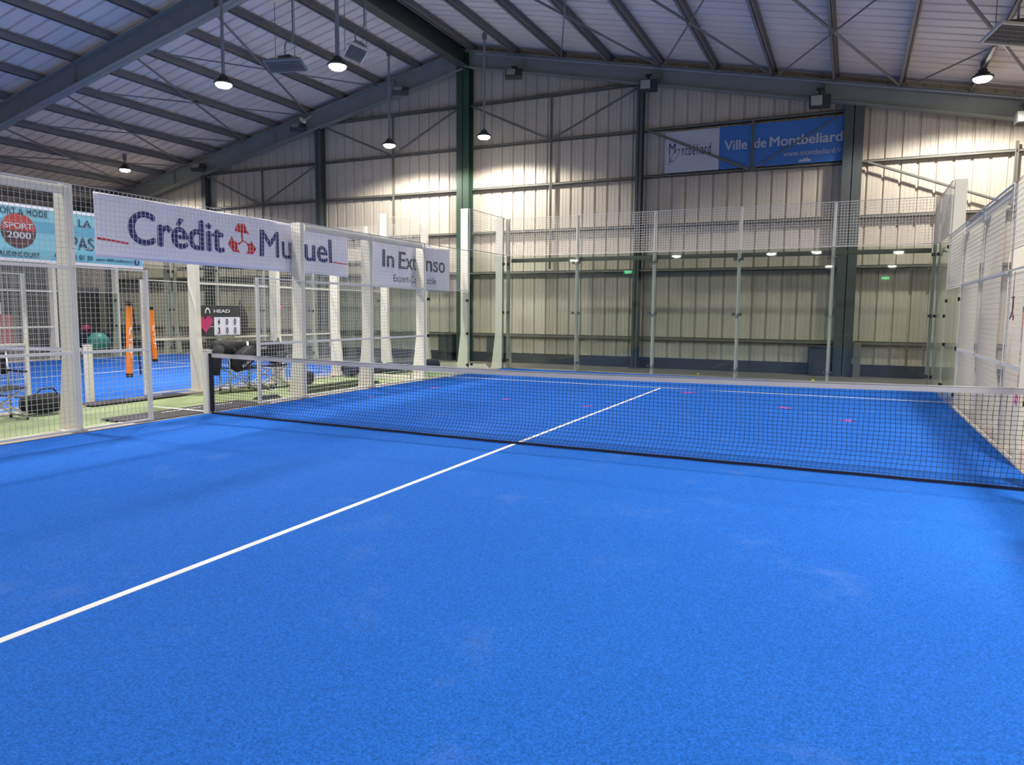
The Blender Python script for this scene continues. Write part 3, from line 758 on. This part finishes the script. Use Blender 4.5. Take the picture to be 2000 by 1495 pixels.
def lg(pts):
    out = []
    for px, py in pts:
        yy = 0.72 + 0.60 * (px - 548) / (865 - 548); zz = 2.86 - 0.47 * (py - 210) / (570 - 210) + 0.028 * (px - 548) / 317
        out.append(f1(yy, zz, 0.004))
    return out
g = MB()
for poly in ([(655, 212), (735, 208), (765, 290), (785, 328), (770, 322), (700, 318), (628, 300)], [(697, 316), (713, 316), (715, 415), (701, 418)],
             [(592, 355), (602, 400), (640, 435), (652, 462), (650, 500), (668, 540), (685, 553), (600, 545), (548, 460)], [(636, 433), (665, 440), (700, 410), (714, 418), (705, 432), (672, 458), (650, 462)],
             [(812, 395), (815, 430), (862, 500), (825, 568), (740, 562), (765, 535), (772, 500), (765, 462), (800, 430)], [(702, 418), (712, 405), (745, 415), (775, 445), (800, 430), (768, 468), (740, 430)]):
    g.add(lg(poly), [tuple(range(len(poly)))])
g.build('emblem', M['ink_red'], r)
# accountant banner
r = thing('advertising_banner', (X1, 6.0, 2.0), 'short white banner reading In Extenso Expert-Comptable on the left fence', 'banner')
def f2(y, z, l):
    k = max(0, 1 - abs(y - 6.1) / 0.8); return (X1 - 0.05 * k * k + wavy(y + 2, z) + l, y, z)
cloth('cloth', M['banner'], X1, 4.44, 7.50, 2.03, 2.95, 1.97, 2.99, r, f2, nu=60)
lettering('lettering', M['ink_grey'], r, [('In', 4.78, 5.18, 2.44, 2.78, dict(bold=0.02)), ('Extenso', 5.38, 7.28, 2.43, 2.78, dict(bold=0.02))], f2)
lettering('small_lettering', M['ink_grey'], r, [('Expert-Comptable', 5.17, 6.86, 2.10, 2.30, dict(bold=-0.006))], f2)
# sport shop banner on the second court's fence
X2 = -7.345
r = thing('advertising_banner', (X2, -0.9, 2.2), 'light blue banner reading SPORT & MODE, SPORT 2000, AUDINCOURT on the second court', 'banner')
def f3(y, z, l): return (X2 + wavy(y, z, 0.006) + l, y + 0.22 * 0, z)
S = lambda yy: yy - 0.27 * 1.0 + 0.0
def yy3(y): return -7.63 and (y - 0.235)
cloth('cloth', M['cyan'], X2, -3.3, 0.86, 2.20, 3.0, 2.20, 3.02, r, f3)
g = MB(); g.grid(lambda u, v: f3(-3.3 + 3.62 * u, 2.63 + 0.16 * v + 0.0 * u, 0.002), 60, 3); g.build('colour_band', M['cyandk'], r)
g = MB()
for z_ in (2.205, 2.975): g.grid(lambda u, v: f3(-3.3 + 4.15 * u, z_ - 0.012 + 0.045 * v, 0.003), 60, 1)
g.build('hem', M['banner'], r)
lettering('lettering', M['ink_navy'], r, [('SPORT & MODE', -1.47, -0.71, 2.855, 2.945), ('AUDINCOURT', -1.41, -0.84, 2.265, 2.335), ('LA', -0.23, -0.03, 2.78, 2.89),
          ('PAS', -0.36, 0.00, 2.43, 2.62, dict(bold=0.02)), ('03 81 71 01 30', -0.62, -0.03, 2.28, 2.35), ('sport 2000 audincourt', 0.03, 0.67, 2.28, 2.325)], f3, 0.0045)
def disc(g, yc, zc, rad, fn, l, a0=0, a1=2 * pi, n=40):
    pts = [fn(yc + rad * cos(a0 + (a1 - a0) * k / n), zc + rad * sin(a0 + (a1 - a0) * k / n), l) for k in range(n)]
    if a1 - a0 < 6.28: pts.append(fn(yc + rad * cos(a1), zc + rad * sin(a1), l))
    g.add(pts, [tuple(range(len(pts)))])
g = MB(); disc(g, -1.125, 2.63, 0.245, f3, 0.004, 0, pi); g.build('badge_top', M['badge_red'], r)
g = MB(); disc(g, -1.125, 2.63, 0.245, f3, 0.004, pi, 2 * pi); g.build('badge_bottom', M['badge_dark'], r)
lettering('badge_lettering', M['townwhite'], r, [('SPORT', -1.32, -0.93, 2.655, 2.735), ('2000', -1.29, -0.96, 2.52, 2.61)], f3, 0.007)
g = MB(); disc(g, 0.74, 2.30, 0.05, f3, 0.004); g.build('round_badge', M['fb'], r)
lettering('badge_letter', M['townwhite'], r, [('f', 0.725, 0.757, 2.27, 2.34, dict(bold=0.02))], f3, 0.007)

# town banner on the back wall
YT = 12.235
r = thing('town_banner', (0.9, YT, 5.3), 'blue and white banner reading Ville de Montbeliard high on the back wall', 'banner')
def f4(x, z, l): return (x, YT - l, z)
MB().box(-1.33, 0.09, YT, YT + 0.01, 5.29, 6.36).build('white_panel', M['townwhite'], r)
MB().box(0.09, 3.16, YT, YT + 0.01, 5.29, 6.36).build('blue_panel', M['town'], r)
for wd, xa, xb in (('Ville', 0.23, 0.79), ('de', 0.97, 1.25), ('Montbeliard', 1.345, 3.02)):
    g = MB(); text(g, wd, lambda a, b: f4(a, b, 0.004), xa, xb, 5.76, 6.00, bold=0.022)
    g.build('lettering', M['townwhite'], r)
g = MB(); text(g, 'www.montbeliard.fr', lambda a, b: f4(a, b, 0.004), 1.68, 3.02, 5.49, 5.62, bold=0.006)
g.build('small_lettering', M['townwhite'], r)
g = MB()
for k, hgt in enumerate((0.04, 0.06, 0.05, 0.09, 0.07, 0.10, 0.06, 0.05)):
    g.add([f4(2.05 + k * 0.035, 5.33, 0.004), f4(2.08 + k * 0.035, 5.33, 0.004), f4(2.08 + k * 0.035, 5.33 + hgt, 0.004), f4(2.05 + k * 0.035, 5.33 + hgt, 0.004)], [(0, 1, 2, 3)])
g.build('skyline_emblem', M['townwhite'], r)
g = MB(); text(g, 'M', lambda a, b: f4(a, b, 0.004), -1.22, -1.05, 5.80, 6.06, bold=-0.012)
text(g, 'ntbéliard', lambda a, b: f4(a, b, 0.004), -0.88, -0.12, 5.72, 6.00, bold=-0.012, spacing=1.25)
ring = []
for k in range(40):
    a = 2 * pi * k / 40
    ring.append((a,))
n_ = 40; vs = []
for k in range(n_):
    a = 2 * pi * k / n_
    for rr in (1.0, 0.86):
        px, pz = 0.08 * cos(a) * rr, 0.17 * sin(a) * rr
        vs.append(f4(-1.06 + px + pz * 0.55, 5.74 + pz, 0.004))
g.add(vs, [(2 * k, 2 * ((k + 1) % n_), 2 * ((k + 1) % n_) + 1, 2 * k + 1) for k in range(n_)])
g.add([f4(-1.21, 5.50, 0.004), f4(-1.195, 5.50, 0.004), f4(-1.195, 5.80, 0.004), f4(-1.21, 5.80, 0.004)], [(0, 1, 2, 3)])
g.build('script_lettering', M['townink'], r)

# ---------------------------------------------------------------- scoreboard
XS = -7.50
r = thing('scoreboard', (XS, 2.68, 1.03), 'black and white flip scoreboard with a pink heart, on the second court fence', 'scoreboard')
def f5(y, z, l): return (XS + l, y, z)
ys0, ys1, zs0, zs1 = 2.06, 3.10, 1.04, 1.61
MB().box(XS - 0.02, XS, ys0, ys1, zs0, zs1).build('board', M['dark'], r)
MB().box(XS, XS + 0.012, ys0 + 0.40, ys1 - 0.005, zs0 + 0.005, zs0 + 0.35).build('score_field', M['banner'], r)
g = MB(); g.box(XS, XS + 0.003, ys0, ys0 + 0.40, zs0 + 0.165, zs0 + 0.175); g.build('divider', M['banner'], r)
lettering('lettering', M['line'], r, [('HEAD', ys0 + 0.40, ys0 + 0.79, zs1 - 0.135, zs1 - 0.075, dict(bold=0.03))], f5, 0.004)
g = MB()
vs = []
for k in range(21):
    a = pi * k / 20 * 1.0
    for rr in (1.0, 0.62): vs.append(f5(ys0 + 0.255 - 0.065 * cos(a) * rr, zs1 - 0.145 + 0.105 * sin(a) * (1 if rr == 1 else 0.72), 0.004))
g.add(vs, [(2 * k, 2 * k + 2, 2 * k + 3, 2 * k + 1) for k in range(20)]); g.build('emblem', M['line'], r)
for row, dig in ((0, '400'), (1, '300')):
    for j, ch in enumerate(dig):
        yc = ys0 + 0.50 + j * 0.20; zc = zs0 + 0.265 - row * 0.165
        card = MB().box(XS + 0.012, XS + 0.016, yc - 0.05, yc + 0.05, zc - 0.07, zc + 0.07).build('flip_card', M['banner'], r)
        g = MB(); text(g, ch, lambda a, b: f5(a, b, 0.019), yc - 0.026, yc + 0.026, zc - 0.055, zc + 0.055, bold=0.02); g.build('digit', M['black'], card)
g = MB(); pts = []
for k in range(48):
    t = 2 * pi * k / 48; pts.append((16 * sin(t) ** 3, 13 * cos(t) - 5 * cos(2 * t) - 2 * cos(3 * t) - cos(4 * t)))
g.prism([(ys0 + 0.19 + p * 0.0105, zs0 + 0.235 + q * 0.0115) for p, q in pts], lambda a, b, t: (XS + t, a, b), 0.004, 0.012)
tag(g.build('heart_card', M['pink'], loc=(XS + 0.01, ys0 + 0.19, zs0 + 0.2)), 'pink paper heart stuck on the left of the scoreboard', 'paper heart')
# round black bag hanging beside scoreboard
r = thing('racket_bag', (-7.72, 3.38, 0.95), 'black round racket bag hanging inside the second court right of the scoreboard', 'bag')
MB().blob((-7.71, 3.33, 1.30), (0.16, 0.34, 0.62), 0.8, amp=0.05).build('body', M['fabric'], r, smooth=True)
MB().tube([(-7.70, 3.25, 1.5), (-7.68, 3.3, 1.72), (-7.70, 3.38, 1.5)], 0.012, 8).build('strap', M['fabric'], r)

# ---------------------------------------------------------------- orange ball tubes
def ball_tube(x, y, z0, z1, rad, lean, lab, txt=True, sgn=1, hang=None):
    r = thing('ball_tube', (x, y, z0), lab, 'ball tube', 'orange ball tubes')
    def pt(t): return (x, y + lean * t, z0 + (z1 - z0) * t)
    MB().tube([pt(0.05), pt(0.95)], rad, 16).build('tube', M['orange'], r, smooth=False)
    if hang:
        MB().tube([pt(1.0), (x, y + lean, 1.75), (hang[0], y + lean, hang[1])], 0.004, 6).build('cord', M['black'], r)
    MB().tube([pt(0.0), pt(0.05)], rad * 1.12, 16).build('bottom_cap', M['black'], r)
    MB().tube([pt(0.95), pt(1.0)], rad * 1.12, 16).build('top_cap', M['black'], r)
    if txt:
        g = MB(); L = (z1 - z0)
        # vertical lettering reading downward on the side that faces the court
        vs_, fs_ = text_mesh('HEAD', 0.03)
        x0_, x1_ = min(v.x for v in vs_), max(v.x for v in vs_); y0_, y1_ = min(v.y for v in vs_), max(v.y for v in vs_)
        out = []
        for v in vs_:
            t = 0.25 + 0.42 * (v.x - x0_) / (x1_ - x0_); wv = ((v.y - y0_) / (y1_ - y0_) - 0.5) * rad * 1.3
            out.append((x + sgn * (sqrt(max(0, (rad * 1.03) ** 2 - wv * wv)) + 0.002), y + lean * t - wv, z0 + L * t))
        g.add(out, fs_); g.build('lettering', M['line'], r)
    return r
bt = ball_tube(-7.60, 0.715, 0.38, 1.65, 0.050, 0.05, 'thick orange tube hanging left of the second court gate jamb', hang=(-7.60, 2.27))
ball_tube(-7.54, 1.18, 0.62, 1.57, 0.040, -0.05, 'slim orange tube hanging right of the second court gate jamb')
ball_tube(5.07, 1.40, 0.60, 1.63, 0.035, 0.0, 'orange tube hanging on the right fence at the picture edge', sgn=-1)
g = MB(); g.tube([(-7.60, 0.70, 1.66), (-7.58, 0.80, 1.62), (-7.58, 0.86, 1.1), (-7.58, 0.92, 0.40)], 0.014, 8)
g.build('strap', M['black'], bt)
# wire hanger on right fence
g = MB(); g.tube([(4.97, 1.56, 2.0), (4.97, 1.56, 1.74)], 0.003, 5); g.tube([(4.97, 1.50, 1.73), (4.97, 1.62, 1.73)], 0.008, 6)
g.tube([(4.97, 1.54, 1.73), (4.97, 1.52, 1.62), (4.97, 1.66, 1.50)], 0.006, 6); g.tube([(4.97, 1.56, 1.73), (4.97, 1.56, 1.62), (4.97, 1.48, 1.49)], 0.006, 6); g.tube([(4.97, 1.65, 1.53), (4.97, 1.45, 1.53)], 0.005, 6)
tag(g.build('wire_hanger', mat('brown_wire', (120, 84, 78), 0.5), loc=(4.97, 1.56, 1.6)), 'thin brown A-shaped wire hanger hanging on the right fence', 'hanger')

# ---------------------------------------------------------------- chairs and bags on the walkway
def director_chair(x, y, rz, lab, with_text=True):
    r = thing('director_chair', (0, 0, 0.012), lab, 'folding chair', 'folding chairs on the walkway')
    # local: faces +X, width along Y
    W2 = 0.28
    def L(g, nm, m, sm=False, par=None):
        o = g.build(nm, m, None, loc=(0, 0, 0.012), smooth=sm); o.parent = par or r; o.location = (0, 0, 0); return o
    for sy in (-1, 1):
        yy = sy * W2
        for xx, nm in ((0.22, 'front'), (-0.22, 'rear')):
            top = 0.66 if xx > 0 else 0.92
            g = MB()
            if xx > 0: g.tube([(xx, yy, 0.02), (xx, yy, 0.58), (xx - 0.03, yy, 0.65), (xx - 0.08, yy, 0.67)], 0.013, 8)
            else: g.tube([(xx, yy, 0.02), (xx, yy, 0.6), (xx - 0.05, yy, 0.92)], 0.013, 8)
            leg = L(g, 'leg', M['alu'], True)
            g = MB(); g.tube([(xx, yy, 0.012), (xx, yy, 0.05)], 0.018, 8); L(g, 'rubber_foot', M['black'], par=leg)
        g = MB(); g.bar((0.24, yy, 0.675), (-0.22, yy, 0.675), 0.05, 0.022); L(g, 'armrest', M['black'])
        g = MB(); g.tube([(0.22, yy, 0.06), (-0.22, yy, 0.06)], 0.011, 8); L(g, 'floor_bar', M['alu'])
    for xx in (0.20, -0.20):
        g = MB(); g.bar((xx, -W2, 0.08), (xx, W2, 0.45), 0.022, 0.022); g.bar((xx + 0.025, W2, 0.08), (xx + 0.025, -W2, 0.45), 0.022, 0.022); L(g, 'cross_brace', M['alu'])
    g = MB(); g.grid(lambda u, v: (-0.22 + 0.46 * u, -W2 + 2 * W2 * v, 0.465 - 0.03 * sin(pi * v)), 6, 10); s = L(g, 'seat', M['fabric'], True)
    sm = s.modifiers.new('t', 'SOLIDIFY'); sm.thickness = 0.012
    g = MB(); g.grid(lambda u, v: (-0.235 - 0.04 * u - 0.03 * sin(pi * v), -W2 + 2 * W2 * v, 0.62 + 0.30 * u), 4, 10); b = L(g, 'backrest', M['fabric'], True)
    sm = b.modifiers.new('t', 'SOLIDIFY'); sm.thickness = 0.012; sm.offset = 1
    if with_text:
        g = MB(); text(g, 'HEAD', lambda a, b_: (-0.225, a, b_), -0.11, 0.11, 0.76, 0.81, bold=0.03); L(g, 'lettering', M['line'], par=b)
    r.location = (x, y, 0.012); r.rotation_euler.z = rz
    return r
c1 = director_chair(-6.93, 2.50, -0.35, 'black folding chair with aluminium legs holding a racket bag, left of the pair')
c2 = copy_thing(c1, (-6.94, 3.26, 0.012), 'black folding chair with white lettering on its back, right of the pair', -0.30)
c3 = copy_thing(c1, (-6.94, -1.80, 0.012), 'black folding chair at the left edge of the picture behind the mesh', -0.1)
c3.scale = (1, 1, 1)

for root in (c1, c3):                                   # only the right chair of the pair shows lettering
    for ch in [x for x in COL.objects if x.name.startswith('lettering') and x.parent is not None and x.parent.parent == root]: bpy.data.objects.remove(ch)
def rounded(g, c, d, e=0.35, **k): return g.blob(c, d, e, **k)
r = thing('racket_bag', (-6.95, 2.45, 0.45), 'black racket bag with pale lettering lying on the left chair of the pair', 'bag')
MB().blob((-6.84, 2.50, 0.62), (0.20, 0.62, 0.34), 0.65, amp=0.05, tilt=0.5).build('body', M['fabric'], r, smooth=True)
MB().blob((-6.76, 2.56, 0.72), (0.10, 0.40, 0.20), 0.7, amp=0.04, tilt=0.5).build('pocket', M['greyfab'], r, smooth=True)
def bagtext(a, b):
    ca, sa = cos(0.5), sin(0.5); u, v = a, b
    return (-6.715, 2.52 + u * ca - v * sa, 0.60 + u * sa + v * ca)
g = MB(); text(g, 'KUIKMA', bagtext, -0.18, 0.16, -0.06, 0.0, bold=0.02); g.build('lettering', M['townwhite'], r)
MB().tube([(-6.80, 2.62, 0.82), (-6.72, 2.66, 0.92), (-6.72, 2.78, 0.90), (-6.80, 2.84, 0.78)], 0.012, 8).build('strap', M['greyfab'], r)
r = thing('jacket', (-7.05, 2.15, 0.68), 'black jacket bundled over the left arm of the left chair of the pair', 'jacket')
MB().blob((-7.02, 2.20, 0.82), (0.34, 0.46, 0.30), 0.8, amp=0.10, seed=1.3).build('body', M['fabric'], r, smooth=True)
MB().tube([(-6.92, 2.02, 0.84), (-6.86, 1.92, 0.70), (-6.86, 1.90, 0.50), (-6.88, 1.91, 0.36)], 0.10, 12, r2=0.06).build('sleeve', M['fabric'], r, smooth=True)
r = thing('backpack', (-6.85, 3.30, 0.46), 'black backpack on the right chair of the pair', 'backpack')
MB().blob((-6.84, 3.38, 0.70), (0.26, 0.32, 0.44), 0.6, amp=0.06).build('body', M['fabric'], r, smooth=True)
MB().tube([(-6.82, 3.34, 0.90), (-6.78, 3.38, 0.99), (-6.82, 3.44, 0.90)], 0.01, 8).build('handle', M['greyfab'], r)
MB().blob((-6.71, 3.38, 0.62), (0.08, 0.24, 0.22), 0.5).build('pocket', M['greyfab'], r, smooth=True)
r = thing('sports_bag', (-6.75, 3.98, 0.012), 'black sports bag on the floor right of the folding chairs', 'bag')
MB().blob((-6.75, 4.02, 0.15), (0.34, 0.46, 0.26), 0.45, amp=0.03).build('body', M['fabric'], r, smooth=True)
MB().tube([(-6.75, 3.86, 0.25), (-6.75, 3.95, 0.36), (-6.75, 4.08, 0.36), (-6.75, 4.16, 0.25)], 0.012, 8).build('handle', M['black'], r)
r = thing('sports_bag', (-7.1, -0.75, 0.012), 'black sports bag on the floor beside the leftmost chair', 'bag')
MB().blob((-7.02, -1.12, 0.175), (0.36, 0.56, 0.27), 0.62, amp=0.05).build('body', M['fabric'], r, smooth=True)
MB().tube([(-6.95, -1.29, 0.29), (-6.93, -1.19, 0.39), (-6.93, -1.02, 0.39), (-6.95, -0.94, 0.29)], 0.012, 8).build('handle', M['black'], r)
# shoes and small litter beneath chairs
for k, (x, y_, a) in enumerate(((-6.62, 2.78, 0.9), (-6.55, 2.95, 0.9))):
    r = thing('shoe', (x, y_, 0.012), ['dark trainer lying under the folding chairs, nearer the left chair', 'dark trainer lying under the folding chairs, nearer the right chair'][k], 'shoe')
    MB().blob((x, y_, 0.060), (0.10, 0.28, 0.09), 0.7, rot=a, amp=0.05).build('upper', M['fabric'], r, smooth=True)
    MB().blob((x, y_, 0.026), (0.11, 0.30, 0.03), 0.5, rot=a).build('sole', M['line'], r, smooth=True)
for pts, lab in (([(-6.85, 1.95), (-6.60, 2.95)], 'thin dark board lying on the floor under the left chair'), ([(-6.80, 2.75), (-6.62, 3.85)], 'thin dark board lying on the floor under the right chair')):
    tag(MB().bar((pts[0][0], pts[0][1], 0.025), (pts[1][0], pts[1][1], 0.025), 0.07, 0.024).build('floor_strip', M['roll'], loc=(pts[0][0], pts[0][1], 0.02)), lab, 'floor strip')

# navy tarpaulin rolls
r = thing('tarpaulin_roll', (-6.95, 6.1, 0.012), 'navy blue tarpaulin rolled up on the floor between the courts', 'tarpaulin roll')
def rollmesh(g, p, q, rr, n=14, amp=0.15, seed=0):
    p = Vector(p); q = Vector(q); vs = []; fs = []; N = 14
    d = (q - p).normalized(); u = Vector((0, 0, 1)); w_ = d.cross(u)
    for i in range(N + 1):
        c = p + (q - p) * i / N
        for k in range(n):
            a = 2 * pi * k / n; R_ = rr * (1 + amp * sin(i * 1.3 + seed) * cos(2 * a + i) * 0.6 + amp * 0.4 * sin(3 * a + i * 2.1))
            vs.append(c + u * sin(a) * R_ * 0.8 + w_ * cos(a) * R_)
    for i in range(N):
        for k in range(n):
            a0 = i * n + k; b0 = i * n + (k + 1) % n; fs.append((a0, b0, b0 + n, a0 + n))
    fs.append(tuple(range(n))); fs.append(tuple(N * n + k for k in range(n)))
    g.add(vs, fs); return g
rollmesh(MB(), (-7.0, 5.75, 0.18), (-6.75, 6.75, 0.18), 0.17).build('roll', M['navy'], r, smooth=True)
MB().tube([(-6.98, 5.9, 0.335), (-6.86, 5.9, 0.29), (-6.80, 5.9, 0.16)], 0.01, 6).build('tie', M['black'], r)
r = thing('tarpaulin_roll', (-6.6, 7.6, 0.012), 'long dark tarpaulin roll on the floor farther back between the courts', 'tarpaulin roll')
rollmesh(MB(), (-6.75, 6.95, 0.165), (-6.5, 8.9, 0.165), 0.15, seed=2).build('roll', M['navy'], r, smooth=True)
MB().tube([(-6.7, 7.4, 0.29), (-6.55, 7.4, 0.24), (-6.50, 7.4, 0.14)], 0.01, 6).build('tie', M['black'], r)
# folded dark green mats along the fence
for i, (x, y0, y1, lab) in enumerate(((-5.62, 1.62, 2.05, 'short dark rubber mat lying beside the left fence behind the net post'), (-5.62, 2.55, 5.0, 'long dark green mat strip lying along the left fence'), (-6.02, 2.9, 5.2, 'second long dark green mat strip, farther from the left fence'))):
    g = MB()
    for k in range(3): g.box(x - 0.12 + 0.02 * k, x + 0.12 - 0.015 * k, y0 + 0.03 * k, y1 - 0.02 * k, 0.012 + 0.02 * k, 0.030 + 0.02 * k)
    tag(g.build('floor_mat', M['roll'] if i else M['matblack'], loc=(x, y0, 0.012)), lab, 'mat')
# entrance mats
def door_mat(x0, x1, y0, y1, z, lab, words):
    r = thing('entrance_mat', ((x0 + x1) / 2, (y0 + y1) / 2, z), lab, 'mat')
    MB().box(x0, x1, y0, y1, z, z + 0.010).build('rubber_sheet', M['matblack'], r)
    g = MB(); rr = random.Random(3); yy = y0 + 0.8; xm = x0 + (x1 - x0) * 0.30
    while yy < y1 - 0.35:                              # worn, unreadable white strokes
        ln = rr.uniform(0.03, 0.09); dx = rr.uniform(-0.012, 0.012)
        g.bar((xm + dx, yy, z + 0.0125), (xm - dx, yy + ln, z + 0.0125), 0.022, 0.003); yy += ln + rr.uniform(0.012, 0.03)
    g.build('worn_print', M['line'], r)
    return r
door_mat(-5.75, -5.04, -1.15, 1.30, 0.031, 'dark rubber entrance mat with worn white print in the open gate of the near court', 'HEAD PADEL')
door_mat(-7.57, -7.12, -0.3, 1.55, 0.031, 'dark rubber entrance mat at the gate of the second court', 'HEAD PADEL')
tag(MB().box(-6.2, -5.03, -0.02, 0.02, 0.046, 0.055).build('threshold_bar', M['line'], loc=(-5.6, 0, 0.04)), 'thin pale bar lying across the mat from the left net post', 'bar')

# ---------------------------------------------------------------- far left background
r = thing('exercise_ball', (-20.0, 8.8, 0.0), 'big teal exercise ball behind the second court', 'exercise ball')
MB().blob((-20.0, 8.95, 0.36), (0.72, 0.72, 0.72), 1.0, 32, 20).build('body', M['teal'], r, smooth=True)
MB().tube([(-19.99, 8.95, 0.72), (-19.99, 8.95, 0.73)], 0.02, 8).build('valve', M['black'], r)
r = thing('gym_mat_stack', (-21.2, 9.2, 0), 'dark navy mats stacked behind the teal ball', 'mat stack')
for k in range(3): MB().box(-22.0, -20.6, 8.2 + 0.02 * k, 10.6 - 0.03 * k, 0.24 * k, 0.24 * k + 0.225).build('mat', M['navy'], r, bevel=0.03)
tag(MB().blob((-20.9, 9.15, 0.835), (0.26, 0.32, 0.26), 0.9).build('pink_ball', M['pink'], smooth=True, loc=(-20.9, 9.15, 0.8)), 'small pink ball on top of the navy mat stack', 'ball')
r = thing('storage_cabinet', (-23.5, 7.4, 0), 'dull red cabinet at the far left behind the second court', 'cabinet')
MB().box(-24.0, -23.2, 5.9, 8.05, 0.05, 1.30).build('body', M['red'], r, bevel=0.01)
MB().box(-23.2, -23.18, 5.95, 6.73, 0.1, 1.3).build('door', M['red'], r); MB().box(-23.2, -23.18, 6.77, 7.55, 0.1, 1.3).build('door', M['red'], r)
MB().box(-23.18, -23.15, 6.66, 6.70, 0.6, 0.8).build('handle', M['galv'], r)
tag(MB().box(-23.3, -23.25, 6.2, 7.72, 1.31, 1.72).build('white_board', M['banner'], loc=(-23.6, 6.4, 1.31)), 'white board standing on the red cabinet at the far left', 'board')
tag(MB().box(-24.6, -24.1, 8.0, 12.0, 0.0, 2.4).build('partition', M['dark'], loc=(-24.4, 10, 0)), 'dark partition behind the second court at the far left', 'partition')
